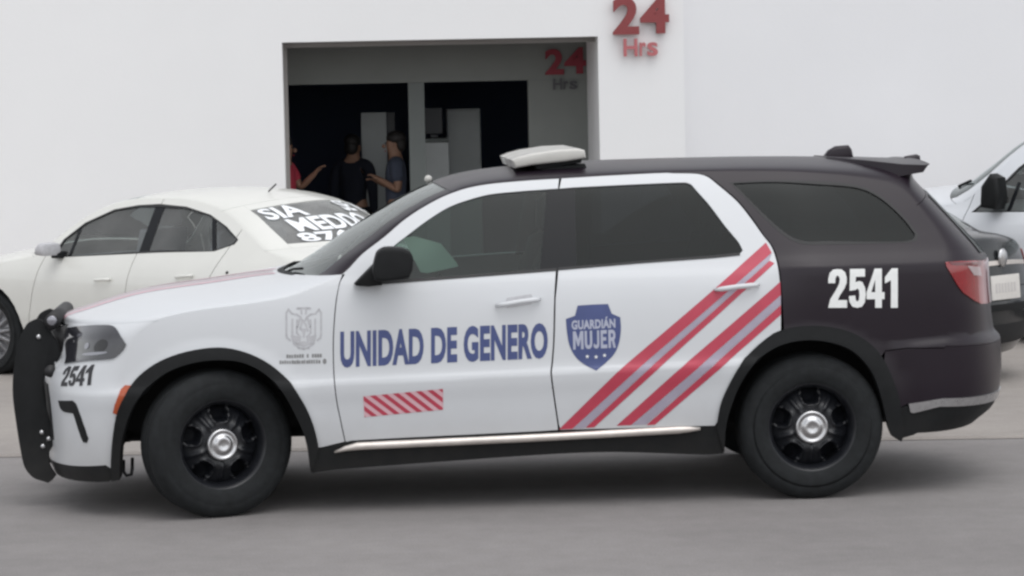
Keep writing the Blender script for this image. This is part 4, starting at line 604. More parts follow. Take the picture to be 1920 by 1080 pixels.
# ---- wheels --------------------------------------------------------------
def make_wheel(parent, name, loc, steer, R, wd, rimr, capr, style, tyre_m, rim_m, cap_m):
    """axle along y, outer face towards -y"""
    w = empty(name, loc, steer, parent)
    h = wd/2
    pr = [(rimr-.012, h*.75), (rimr+.004, h*.92), (rimr+.03, h*.98), (R-.075, h), (R-.035, h*.93), (R-.012, h*.80), (R-.002, h*.62)]
    gr = []
    for k, y in enumerate((.42, .14, -.14, -.42)):
        gr += [(R, h*(y+.07)), (R-.009, h*(y+.05)), (R-.009, h*(y-.05)), (R, h*(y-.07))]
    nr = [(R-.002, -h*.62), (R-.012, -h*.80), (R-.035, -h*.93), (R-.055, -h*.985), (R-.062, -h*.985), (R-.075, -h), (rimr+.075, -h*1.0), (rimr+.07, -h*1.012), (rimr+.045, -h*1.0), (rimr+.02, -h*.95), (rimr+.002, -h*.9), (rimr-.012, -h*.78)]
    lathe('tyre', pr+gr+nr, tyre_m, w, 96)
    lathe('rim', [(rimr-.014, h*.7), (rimr-.03, 0), (rimr-.026, -h*.55), (rimr-.016, -h*.75), (rimr-.004, -h*.86), (rimr+.003, -h*.90), (rimr+.003, -h*.86)], rim_m, w, 96)
    # wheel disc with windows pressed into it
    n, nrad = 120, 26
    def depth(r, a):
        u = (r-capr*.85)/(rimr-.03-capr*.85)
        y = -h*.62+.05*u*u-.012*math.exp(-((u-.35)/.25)**2)
        if style == 'steel':
            for k in range(5):
                c = math.pi/2+k*2*math.pi/5
                da = (a-c+math.pi) % (2*math.pi)-math.pi
                q = (abs(da)*r/.040)**2.4+(abs(r-(capr+rimr)/2-.012)/.046)**2.4
                if q < 2.6: y += .065*(1-min(1, max(0, (q-.75)/.9)))-.020*math.exp(-((q-1.55)/.45)**2)
                c2 = c+math.pi/5; da = (a-c2+math.pi) % (2*math.pi)-math.pi
                y -= .016*math.exp(-(da*r/.010)**2)*min(1, max(0, u*3))*min(1, max(0, (1-u)*5))
        else:
            k = 10 if style == 'alloy' else 5
            s = abs(((a*k/(2*math.pi)+.25) % 1)-.5)*2*math.pi*r/k
            y += .05*sstep(.010, .022, s)*sstep(.12, .3, u)*(1-sstep(.85, .97, u))
        return float(y)
    bm = bmesh.new(); rows = []
    for i in range(nrad):
        r = capr*.8+(rimr-.026-capr*.8)*i/(nrad-1)
        rows.append([bm.verts.new((r*math.cos(2*math.pi*k/n), depth(r, 2*math.pi*k/n), r*math.sin(2*math.pi*k/n))) for k in range(n)])
    for a, b in zip(rows[:-1], rows[1:]):
        for k in range(n): bm.faces.new((a[k], a[(k+1) % n], b[(k+1) % n], b[k]))
    bmesh.ops.recalc_face_normals(bm, faces=bm.faces[:])
    from_bm('wheel_disc', bm, rim_m, w, True)
    y0 = -h*.62
    lathe('hub_cap', [(capr, y0+.02), (capr, y0-.022), (capr*.95, y0-.032), (capr*.82, y0-.036), (capr*.80, y0-.031), (capr*.60, y0-.030), (capr*.55, y0-.040), (capr*.30, y0-.046), (capr*.26, y0-.042), (.0001, y0-.044)], cap_m, w, 48)
    return w

# ---- patrol vehicle ------------------------------------------------------
SB = SuvBody(SUV_PROF, SUV_PLAN); SB.setEC(SUV_E, SUV_C, SUV_AB)
suv = tag(empty('patrol_car', (-.052, 14.81, 0), .069),
          'white and black police sport utility vehicle with red stripes, blue lettering and black push bumper', 'police car')
def sp(name, key=None, m=None, parent=suv, off=0., thick=.014, loops=None, dom=None, **k):
    d, l = (OUT[key] if key else (dom, loops))
    if dom: d = dom
    f = SB.side if d == 'side' else SB.wrap
    if d == 'wrap': k.setdefault('su', .25); k.setdefault('sv', .05)
    else: k.setdefault('su', .08); k.setdefault('sv', .02)
    return panel(name, f, l, m, parent, off=off, thick=thick, **k)
Wt, Bk = M['white'], M['wrap']
sp('fender', 'fender', Wt)
fb = sp('front_bumper', m=Wt, dom='wrap', loops=[rect(1.0, 7.9, 0, 2)])
sp('bumper_corner', 'bumper_side', Wt)
sp('hood', m=Wt, dom='wrap', loops=[rect(7.915, 12.98, 0, 2)])
fd = sp('front_door', 'front_door', Wt)
rd = sp('rear_door', 'rear_door', Wt)
sp('quarter_panel', 'quarter', Bk)
sp('roof', m=Bk, dom='wrap', loops=[rect(18.3, 30.6, 0, 2)])
for q in ((0, .30), (1.70, 2)): sp('windscreen_pillar', m=Bk, dom='wrap', loops=[rect(12.99, 18.28, *q)])
sp('windscreen', m=M['glassW'], dom='wrap', loops=[rect(12.99, 18.28, .302, 1.698)], off=-.004, thick=.004)
sp('cowl', m=M['plastic'], dom='wrap', loops=[rect(12.86, 13.06, .58, 1.42)], off=.005)
tg = sp('tailgate', m=Bk, dom='wrap', loops=[rect(30.62, 37.98, 0, 2)])
sp('tailgate_glass', m=M['glassR'], dom='wrap', loops=[rect(30.7, 33.4, .42, 1.58)], off=.005, thick=.004, parent=tg)
sp('rear_bumper', m=Bk, dom='wrap', loops=[rect(38.0, 40.28, 0, 2)])
sp('rear_bumper_corner', 'rbumper_side', Bk)
sp('bumper_trim', 'rchrome_side', M['chrome'], off=.008, thick=.02)
sp('bumper_trim', m=M['chrome'], dom='wrap', loops=[rect(40.28, 40.66, 0, 2)], off=.008, thick=.02, su=.1)
sp('rear_valance', m=M['plastic'], dom='wrap', loops=[rect(40.66, 42, 0, 2)])
sp('rear_valance_corner', 'rvalance_side', M['plastic'])
sp('front_valance', m=M['plastic'], dom='wrap', loops=[rect(0, .985, 0, 2)])
sp('front_valance_corner', 'valance_side', M['plastic'])
gl = sp('grille', m=M['trim'], dom='wrap', loops=[rect(5.6, 7.75, .74, 1.26)], off=.008)
for k in range(7):
    a = .76+.07*k; sp('grille_bar', m=M['plastic'], dom='wrap', loops=[rect(5.7, 7.6, a, a+.018)], off=.02, parent=gl)
sp('lower_grille', m=M['dark'], dom='wrap', loops=[[(2.25, .62), (3.9, .70), (3.9, 1.30), (2.25, 1.38)]], off=.006)
sp('side_scoop', 'scoop', M['plastic'], off=.004, parent=fb)
# lamps
hl = sp('headlight', 'headlight', M['lens'], off=.008, thick=.02)
def lamp_disc(u, v, ru, rv, name, m, off):
    return sp(name, m=m, dom='wrap', loops=[[(u+ru*math.cos(a*math.pi/8), v+rv*math.sin(a*math.pi/8)) for a in range(16)]], off=off, thick=.004, parent=hl)
_hu = sum(p[0] for p in OUT['headlight'][1][0])/len(OUT['headlight'][1][0]); _hv = sum(p[1] for p in OUT['headlight'][1][0])/len(OUT['headlight'][1][0])
lamp_disc(_hu-.05, _hv-.02, .42, .052, 'lamp_bowl', M['lensdark'], .0095)
lamp_disc(_hu+.02, _hv+.10, .20, .020, 'lamp_bulb', M['lensin'], .011)
lamp_disc(_hu-.50, _hv+.02, .10, .11, 'lamp_strip', M['lensin'], .010)
sp('side_marker', 'marker', M['amber'], off=.006)
tl = sp('tail_light', 'taillight', M['tail'], off=.006, thick=.02)
sp('reversing_lens', 'taillight_white', M['tailclear'], off=.0085, thick=.004, parent=tl)
sp('upper_lens', 'taillight_top', M['taildark'], off=.0075, thick=.004, parent=tl)
# arches, sills
sp('wheel_flare', 'flareF', M['plastic'], off=.016, thick=.05)
sp('wheel_flare', 'flareR', M['plastic'], off=.016, thick=.05)
sp('sill', 'rocker', M['plastic'], off=.004, thick=.06)
mid = OUT['sill_path'][1][0]
path = []
for k in range(33):
    x = mid[0][0]+(mid[-1][0]-mid[0][0])*k/32; z = float(np.interp(x, [m[0] for m in mid], [m[1] for m in mid]))
    path.append((x, -float(SB.S(x, z))-.020, z))
tube('sill_trim', path, [.006, .014]+[.0205]*29+[.016, .008], M['trimsilver'], suv, 14)
# glass and pillars
wf = sp('window', 'window_front', M['glassF'], off=-.010, thick=0, parent=fd)
wr = sp('window', 'window_rear', M['glassR'], off=-.010, thick=0, parent=rd)
sp('quarter_window', 'window_quarter', M['glassR'], off=-.006, thick=.004)
# raised seal round the quarter window
def ring_tris(loop, w):
    n = len(loop); L = np.array(loop); c = L.mean(0); T = []
    inn = L+(c-L)/np.linalg.norm(c-L, axis=1, keepdims=True)*w
    for k in range(n):
        a, b = L[k], L[(k+1) % n]; d, e = inn[(k+1) % n], inn[k]
        T += [[tuple(a), tuple(b), tuple(d)], [tuple(a), tuple(d), tuple(e)]]
    return T
sp('window_seal', m=M['gap'], dom='side', loops=None, tris=ring_tris(OUT['window_quarter'][1][0], .018), off=.001, thick=.006)
sp('door_pillar', 'bpillar', M['trim'], off=-.006, thick=.01, parent=rd)
sp('belt_seal', 'belt_strip_front', M['gap'], off=.004, thick=.01, parent=fd)
sp('belt_seal', 'belt_strip_rear', M['gap'], off=.004, thick=.01, parent=rd)
# film graphics
for k, m in (('stripe_wide1', 'red'), ('stripe_wide2', 'red'), ('stripe_thin1', 'red'), ('stripe_thin2', 'red'), ('stripe_silver1', 'silver'), ('stripe_silver2', 'silver')):
    sp('stripe', k, M[m], off=.0022, thick=0, parent=rd)
sd_ = sp('shield_emblem', 'shield', M['blue'], off=.0018, thick=0, parent=rd)
L = OUT['shield'][1][0]; sx0, sx1 = min(p[0] for p in L), max(p[0] for p in L); sz0, sz1 = min(p[1] for p in L), max(p[1] for p in L)
def sq(u0, u1, v0, v1):
    return [(sx0+u*(sx1-sx0), sz0+v*(sz1-sz0)+.0) for u, v in ((u0, v0), (u1, v0+.012), (u1, v1+.012), (u0, v1))]
sp('emblem_lettering', m=M['palefilm'], dom='side', tris=bilin(text_tris('GUARDIÁN', .045, 1.06), sq(.10, .90, .625, .80)), off=.0030, thick=0, parent=rd)
sp('emblem_lettering', m=M['palefilm'], dom='side', tris=bilin(number_tris((('M', 0, .245), ('U', .275, .45), ('J', .475, .615), ('E', .65, .80), ('R', .83, 1))), sq(.12, .90, .325, .60)), off=.0030, thick=0, parent=rd)
def star(cu, cv, r):
    pts = [(sx0+cu*(sx1-sx0)+r*(1 if k % 2 == 0 else .45)*math.sin(k*math.pi/5), sz0+cv*(sz1-sz0)+r*(1 if k % 2 == 0 else .45)*math.cos(k*math.pi/5)) for k in range(10)]
    return sp('emblem_star', m=M['whitefilm'], dom='side', loops=[pts], off=.0030, thick=0, parent=rd)
star(.375, .215, .011); star(.535, .205, .011); star(.69, .225, .011)
sp('door_lettering', m=M['blue'], dom='side', tris=bilin(text_tris('UNIDAD DE GENERO', .043, 1.04), OUT['textbox_main'][1][0]), off=.0016, thick=0, parent=fd)
sp('fleet_number', m=M['whitefilm'], dom='side', tris=bilin(number_tris(), OUT['textbox_num'][1][0]), off=.0018, thick=0)
q = OUT['textbox_fnum'][1][0]
sp('bumper_number', m=M['blackfilm'], dom='wrap', tris=bilin(number_tris(), q), off=.002, thick=0, parent=fb, su=.2, sv=.03)
# hazard patch: pale film with slanted bars
hz = OUT['hazard_patch'][1][0]   # tl tr br bl
hq = [hz[3], hz[2], hz[1], hz[0]]
sp('hazard_patch', m=mat('pale_pink_film', (.66, .42, .46), .4), dom='side', loops=[hz], off=.0015, thick=0, parent=fd)
bars = []
for k in range(-2, 8):
    a = k/7.0-.06; b = a+.30; w = .070
    # clip a slanted bar to the unit square
    poly = [(a, 1), (a+w, 1), (b+w, 0), (b, 0)]
    def clip(poly, ax, val, keep_gt):
        out = []
        for p, q2 in zip(poly, poly[1:]+poly[:1]):
            ip = (p[ax] >= val) if keep_gt else (p[ax] <= val); iq = (q2[ax] >= val) if keep_gt else (q2[ax] <= val)
            if ip: out.append(p)
            if ip != iq:
                t = (val-p[ax])/(q2[ax]-p[ax]); out.append(tuple(p[j]+t*(q2[j]-p[j]) for j in (0, 1)))
        return out
    poly = clip(poly, 0, .005, True)
    if len(poly) > 2: poly = clip(poly, 0, .995, False)
    if len(poly) > 2: bars += [[poly[0], poly[i], poly[i+1]] for i in range(1, len(poly)-1)]
sp('hazard_bars', m=M['red'], dom='side', tris=bilin(bars, hq), off=.0022, thick=0, parent=fd)
# eagle crest drawn in thin grey film
cq = OUT['crest'][1][0]; cq = [cq[3], cq[2], cq[1], cq[0]]
half = [[(.02, .28), (0, .35), (0, .88), (.06, .96), (.16, .86), (.30, .84), (.40, .78), (.46, .70)], [(.02, .28), (.10, .22)], [(.17, .72), (.17, .34)], [(.31, .70), (.30, .40)], [(.31, .98), (.42, .99), (.44, .86)], [(.40, .78), (.34, .60), (.30, .50)],
        [(.16, .32), (.22, .14), (.36, .04), (.50, .01)], [(.20, .30), (.30, .14), (.50, .08)], [(.30, .40), (.40, .30), (.38, .18)]]
full = half+[[(1-x, y) for x, y in l] for l in half]+[[(.46, .70), (.56, .60), (.62, .45)], [(.46, .70), (.40, .5), (.52, .42), (.50, .30)], [(.34, .99), (.66, .99)]]
sp('eagle_crest', m=M['greyfilm'], dom='side', tris=bilin(strokes_tris(full, .042, .85), cq), off=.0015, thick=0)
fill = [[(.20, .34), (.30, .16), (.42, .30)], [(.80, .34), (.70, .16), (.58, .30)], [(.30, .16), (.5, .06), (.5, .2)], [(.70, .16), (.5, .06), (.5, .2)], [(.42, .50), (.5, .30), (.58, .50)]]
sp('eagle_crest', m=M['greyfilm'], dom='side', tris=bilin(fill, cq), off=.0013, thick=0)
# two lines of small caption too blurred to read: rows of short marks
tq = OUT['textbox_crest'][1][0]
rng = random.Random(3); T = []
def marks(u0, u1, v0, v1, n):
    w = (u1-u0)/n
    for k in range(n):
        a = u0+k*w; hh = v1-(v1-v0)*rng.choice((0, 0, .12)); ww = w*rng.uniform(.62, .88)
        if rng.random() < .08: continue
        T.extend(bilin([[(0, 0), (1, 0), (1, 1)], [(0, 0), (1, 1), (0, 1)]], [(a, v0), (a+ww, v0), (a+ww, hh), (a, hh)]))
marks(.14, .86, .62, .95, 14); marks(.0, .88, .06, .40, 18)
T.extend([[(.91+.04*math.cos(a*.7), .24+.26*math.sin(a*.7)), (.91+.04*math.cos((a+1)*.7), .24+.26*math.sin((a+1)*.7)), (.91, .24)] for a in range(9)])
tag(sp('crest_caption', m=M['darkgreyfilm'], dom='side', tris=bilin(T, tq), off=.0015, thick=0), kind='stuff')
# faint stripes over the hood
for a, b in ((.80, .86), (.92, .95), (1.05, 1.08), (1.14, 1.20)):
    sp('hood_stripe', m=M['pink'], dom='wrap', loops=[rect(7.95, 12.7, a, b)], off=.0018, thick=0)
# handles
hd = OUT['handles'][1][0]
def handle(p, q2, parent):
    a = SB.side(p[0], p[1]); b = SB.side(q2[0], q2[1])
    bm = bmesh.new(); n = 9; pts = []
    for k in range(n):
        t = k/(n-1); s = math.sin(math.pi*t)
        pts.append((a[0]+t*(b[0]-a[0]), a[1]+t*(b[1]-a[1])-.010-.030*min(1, s*2.2), a[2]+t*(b[2]-a[2])+.004*s))
    tube_bm(bm, pts, [.008]+[.0135]*(n-2)+[.008], 10); bmesh.ops.recalc_face_normals(bm, faces=bm.faces[:])
    from_bm('handle', bm, Wt, parent, True)
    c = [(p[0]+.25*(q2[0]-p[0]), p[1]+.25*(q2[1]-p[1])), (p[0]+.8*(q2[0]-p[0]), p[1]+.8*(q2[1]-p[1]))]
    sp('handle_recess_shade', m=M['greyfilm'], dom='side', loops=[[(c[0][0], c[0][1]-.022), (c[1][0], c[1][1]-.022), (c[1][0]+.01, c[1][1]+.004), (c[1][0], c[1][1]+.03), (c[0][0], c[0][1]+.03), (c[0][0]-.01, c[0][1]+.004)]], off=.0012, thick=0, parent=parent)  # flat grey patch: shade of the handle recess put in as colour
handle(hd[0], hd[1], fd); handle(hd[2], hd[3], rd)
# mirror
mr = slab('mirror', OUT['mirror'][1][0], -1.17, -.985, M['plastic'], suv, .045, seg=4)
slab('mirror_foot', OUT['mirror_foot'][1][0], -1.0, -.86, M['plastic'], mr, .012)
# far side skin, joined: one plain mirrored sheet per panel family
for key, m in (('fender', Wt), ('front_door', Wt), ('rear_door', Wt), ('quarter', Bk), ('rbumper_side', Bk), ('bumper_side', Wt), ('rvalance_side', M['plastic']), ('valance_side', M['plastic']), ('rocker', M['plastic']), ('flareF', M['plastic']), ('flareR', M['plastic'])):
    panel('side_panel', SB.side, OUT[key][1], m, suv, su=.2, sv=.1, mirror=True, off=.01 if key.startswith('flare') else 0)
for key, m in (('window_front', M['glassF']), ('window_rear', M['glassR']), ('window_quarter', M['glassR'])):
    panel('side_window', SB.side, OUT[key][1], m, suv, su=.2, sv=.1, mirror=True, off=-.008, thick=0)
panel('door_pillar', SB.side, OUT['bpillar'][1], M['trim'], suv, su=.2, sv=.1, mirror=True, off=-.004)
# wheel wells, floor
for key, ax in (('flareF', AXF), ('flareR', AXR)):
    ring = [(ax+.49*math.cos(a), HUBZ+.02+.46*math.sin(a)) for a in [math.radians(-6+k*192/30) for k in range(31)]]
    for sgn in (1, -1):
        bm = bmesh.new(); a_ = [bm.verts.new((x, -sgn*(SB.S(x, max(z, .25))-.02), z)) for x, z in ring]; b_ = [bm.verts.new((x, -sgn*.42, z)) for x, z in ring]
        for k in range(30): bm.faces.new((a_[k], a_[k+1], b_[k+1], b_[k]))
        bm.faces.new(b_)
        from_bm('wheel_well', bm, M['dark'], suv)
box('floor_pan', (-2.05, -.42, .34), (2.3, .42, .42), M['dark'], suv, .02)
box('floor_pan', (-.98, -.86, .36), (1.0, .86, .43), M['dark'], suv, .02)
box('engine_block', (-2.1, -.41, .405), (-1.0, .41, .95), M['dark'], suv, .02)
box('firewall', (-1.02, -.86, .425), (-.98, .86, 1.1), M['dark'], suv)
for a, b in ((-2.20, -2.06), (2.05, 2.35)): box('crash_beam', (a, -.60, .38), (b, .60, .58), M['dark'], suv, .03)
box('luggage_floor', (.98, -.41, .55), (2.45, .41, .60), M['seat'], suv)
tube('exhaust', [(-.5, .35, .22), (1.0, .35, .22), (1.3, .38, .24), (2.3, .40, .26)], .035, M['dark'], suv)
tube('tow_hook', [(-2.03, -.62, .27), (-2.03, -.65, .215), (-2.015, -.66, .195), (-1.99, -.66, .20), (-1.985, -.65, .23), (-1.985, -.62, .28)], .009, M['gap'], suv)
# cabin
def seat(name, x, y, head=True, w=.5):
    s = box(name, (x-.28, y-w/2, .50), (x+.25, y+w/2, .78), M['seat'], suv, .06, True)
    bk = slab('seat_back', [(x+.16, .72), (x+.30, .70), (x+.46, 1.30), (x+.42, 1.36), (x+.35, 1.32)], y-w/2+.02, y+w/2-.02, M['seat'], s, .05)
    if head: slab('headrest', [(x+.38, 1.37), (x+.47, 1.36), (x+.50, 1.52), (x+.44, 1.57), (x+.39, 1.53)], y-.13, y+.13, M['seat'], s, .035)
seat('seat', -.16, -.40); seat('seat', -.16, .40)
seat('rear_seat', .78, -.42, True, .52); seat('rear_seat', .78, .42, True, .52)
slab('dashboard', [(-.98, .75), (-.55, .78), (-.52, .98), (-.60, 1.08), (-.95, 1.12)], -.80, .80, M['dash'], suv, .03)
bm = bmesh.new(); tube_bm(bm, [(-.42+.06*math.sin(a), -.40+.185*math.cos(a), 1.00+.175*math.sin(a)) for a in [k*math.pi/12 for k in range(25)]], .014, 8)
from_bm('steering_wheel', bm, M['seat'], suv, True)
slab('cage_panel', [(.37, .72), (.39, .72), (.44, 1.60), (.42, 1.60)], -.62, .62, M['seat'], suv, 0)
# roof equipment
lb = empty('light_bar', (0, 0, 0), 0, suv)
lo = OUT['light_bar'][1][0]
for y0, y1 in ((-.50, -.172), (-.170, .170), (.172, .50)):
    slab('light_module', lo, y0, y1, M['bar'], lb, .014)
lx0, lx1 = min(p[0] for p in lo), max(p[0] for p in lo); lz = min(p[1] for p in lo)
slab('mounting_rail', [(lx0+.13, lz-.01), (lx1-.02, lz+.022), (lx1-.02, lz+.05), (lx0+.13, lz+.03)], -.46, .46, M['plastic'], lb, .004)
for y in (-.40, .40): slab('mounting_foot', [(lx0+.14, lz-.055), (lx1+.02, lz-.035), (lx1, lz+.015), (lx0+.16, lz+.005)], y-.05, y+.05, M['plastic'], lb, .008)
def fin(key, w, name):
    slab(name, [(p[0], p[1]-(.02 if k in (0, len(OUT[key][1][0])-1) else 0)) for k, p in enumerate(OUT[key][1][0])], -w, w, Bk, suv, w*.6)
fin('fin', .035, 'antenna_fin'); fin('fin2', .03, 'antenna_puck')
def spoiler():
    o = OUT['spoiler'][1][0]
    top = o[:4]; st = [(top[0], .20, top[0][1]-.02), ((o[0][0]+.17, (o[0][1]+o[1][1])/2), .44, o[0][1]-.045), (top[1], .575, o[6][1]+.01), (top[2], .585, o[5][1]-.004), ((top[3][0]-.012, top[3][1]), .585, o[4][1]+.003)]
    bm = bmesh.new(); rows = []
    for (x, z), hw, zb in st:
        ys = [-hw+2*hw*k/12 for k in range(13)]
        up = [bm.verts.new((x, y, z+.006-.022*(abs(y)/.6)**3)) for y in ys]; dn = [bm.verts.new((x-.012, y, zb)) for y in ys[::-1]]
        rows.append(up+dn)
    for a, c in zip(rows[:-1], rows[1:]):
        for k in range(26): bm.faces.new((a[k], a[(k+1) % 26], c[(k+1) % 26], c[k]))
    bm.faces.new(rows[0]); bm.faces.new(rows[-1][::-1]); bmesh.ops.recalc_face_normals(bm, faces=bm.faces[:])
    q = from_bm('spoiler', bm, Bk, suv, True); q.data.set_sharp_from_angle(angle=math.radians(38))
spoiler()
sx, sz = OUT['spot'][1][0][0]
bm = bmesh.new(); bmesh.ops.create_uvsphere(bm, u_segments=16, v_segments=10, radius=.022, matrix=Matrix.Translation((sx, .55, sz-.008))); spo = from_bm('roof_beacon', bm, M['bar'], suv, True)
tube('beacon_arm', [(sx, .55, sz-.02), (sx+.10, .57, sz-.045), (sx+.12, .57, sz-.10)], .012, M['plastic'], spo)
for yy in (-.25, .3): tube('wiper', [(-1.17, yy, 1.203), (-1.13, yy-.04, 1.222), (-1.08, yy-.24, 1.236)], .007, M['plastic'], suv)
# push bumper
pb = empty('push_bumper', (0, 0, 0), 0, suv)
for y in (-.36, .30):
    slab('upright', OUT['bar_plate'][1][0], y-.008, y+.008, M['plastic'], pb, .003)
    for x, z in OUT['bar_bolts'][1][0]:
        o = lathe('bolt', [(.0001, -.012), (.011, -.012), (.013, -.004), (.013, 0)], M['chrome'], pb, 12); o.location = (x, y-.009, z)
bx, bz = OUT['bar_tube'][1][0][0]
for (x, z, r) in ((bx, bz-.005, .040), (bx-.02, bz-.27, .030)):
    tube('cross_tube', [(x, -.44, z), (x, .38, z)], r, M['gap'], pb, 20)
o = lathe('tube_cap', [(.0001, -.005), (.020, -.005), (.026, -.002), (.026, .004)], M['lensin'], pb, 20); o.location = (bx, -.441, bz-.002)
tube('upright_brace', [(bx+.03, -.30, bz-.05), (bx+.075, -.30, bz-.16)], .055, M['gap'], pb, 14)
box('mount_arm', (-2.42, -.33, .42), (-2.2, -.22, .52), M['gap'], pb, .01)
# added pale wedge standing in for the bright view through the cabin glass
sh = slab('window_light_wedge', OUT['sheet'][1][0], -.452, -.446, M['sheet'], None, 0, smooth=False)
zm = sum(p[1] for p in OUT['sheet'][1][0])/len(OUT['sheet'][1][0])
for v in sh.data.vertices: v.co.y += (v.co.z-zm)*1.1
sh.matrix_world = Matrix.Translation((-.052, 14.81, 0)) @ Matrix.Rotation(.069, 4, 'Z')
tag(sh, 'added pale green wedge for light seen through the cabin, behind the front window', 'board')
# wheels
TY, RM, CH = M['tyre'], M['rim'], M['chrome']
make_wheel(suv, 'wheel', (AXF, -.815, HUBZ), math.radians(19), HUBZ+.005, .265, .230, .083, 'steel', TY, RM, CH)
make_wheel(suv, 'wheel', (AXR, -.80, HUBZ), 0, HUBZ+.003, .265, .230, .087, 'steel', TY, RM, CH)
def far_wheel(x, st):
    w = make_wheel(suv, 'wheel', (x, .81, HUBZ), math.pi+st, HUBZ+.003, .265, .230, .083, 'steel', TY, RM, CH)
far_wheel(AXF, math.radians(19)); far_wheel(AXR, 0)

# ---- generic parked cars -------------------------------------------------
SED_PROF = [(.2,.80),(.35,.865),(.5,.893),(.65,.90),(.74,.896),(.80,.886),(.86,.866),(.92,.838),(.97,.81),(1.1,.735),(1.25,.645),(1.35,.58),(1.45,.51)]
SED_PLAN = [(-2.4,-.19),(-1.8,-.07),(-1.3,-.015),(-.5,0),(.8,0),(1.4,-.02),(1.9,-.08),(2.4,-.17)]
SED_E = [(-1.95,.22),(-1.95,.45),(-1.92,.62),(-1.75,.74),(-1.4,.83),(-1.0,.885),(-.74,.93),(-.56,1.065),(-.36,1.215),(-.05,1.335),(.25,1.368),(.55,1.37),(.85,1.342),(1.05,1.298),(1.2,1.245),(1.38,1.155),(1.52,1.085),(1.64,1.02),(1.8,.965),(1.95,.90),(2.0,.80),(2.0,.65),(2.0,.5),(1.97,.3),(1.95,.2)]
SED_C = [(-2.25,.2),(-2.29,.42),(-2.28,.6),(-2.18,.74),(-1.75,.9),(-1.3,.98),(-1.02,1.02),(-.75,1.14),(-.45,1.28),(-.1,1.395),(.3,1.43),(.65,1.44),(1.0,1.425),(1.3,1.385),(1.52,1.335),(1.76,1.22),(1.95,1.11),(2.05,1.06),(2.2,1.05),(2.33,1.02),(2.37,.9),(2.40,.68),(2.44,.55),(2.40,.3),(2.3,.2)]
SED_AB = [(.6,.55)]*4+[(.5,.65)]*3+[(.4,.6)]*3+[(.55,.62)]*4+[(.42,.62)]*4+[(.6,.65)]*7
DLO = [(-.56, .925), (-.494, 1.062), (-.328, 1.187), (-.063, 1.289), (.181, 1.323), (.408, 1.334), (.707, 1.318), (.992, 1.265), (1.199, 1.185), (1.364, 1.094), (1.345, 1.061), (1.173, 1.009), (.619, .989), (-.237, .942)]
def half(tris, a, b, keep):
    """keep the part of the triangles on one side of the line a-b"""
    nx, ny = -(b[1]-a[1]), b[0]-a[0]; L = math.hypot(nx, ny); nx /= L*keep; ny /= L*keep
    out = []
    for t in tris:
        d = [(p[0]-a[0])*nx+(p[1]-a[1])*ny for p in t]; poly = []
        for i in range(3):
            j = (i+1) % 3
            if d[i] >= 0: poly.append(t[i])
            if (d[i] >= 0) != (d[j] >= 0):
                s = d[i]/(d[i]-d[j]); poly.append((t[i][0]+s*(t[j][0]-t[i][0]), t[i][1]+s*(t[j][1]-t[i][1])))
        for i in range(1, len(poly)-1): out.append([poly[0], poly[i], poly[i+1]])
    return out
def tess(loops):
    flat = [p for lp in loops for p in lp]
    return [[flat[i] for i in t] for t in tessellate_polygon([[Vector((p[0], p[1], 0)) for p in lp] for lp in loops])]
def curve(f, s0, s1, st=.25):
    n = max(2, int(abs(s1-s0)/st)+1)
    return [(float(f[0](s)), float(f[1](s))) for s in np.linspace(s0, s1, n)]
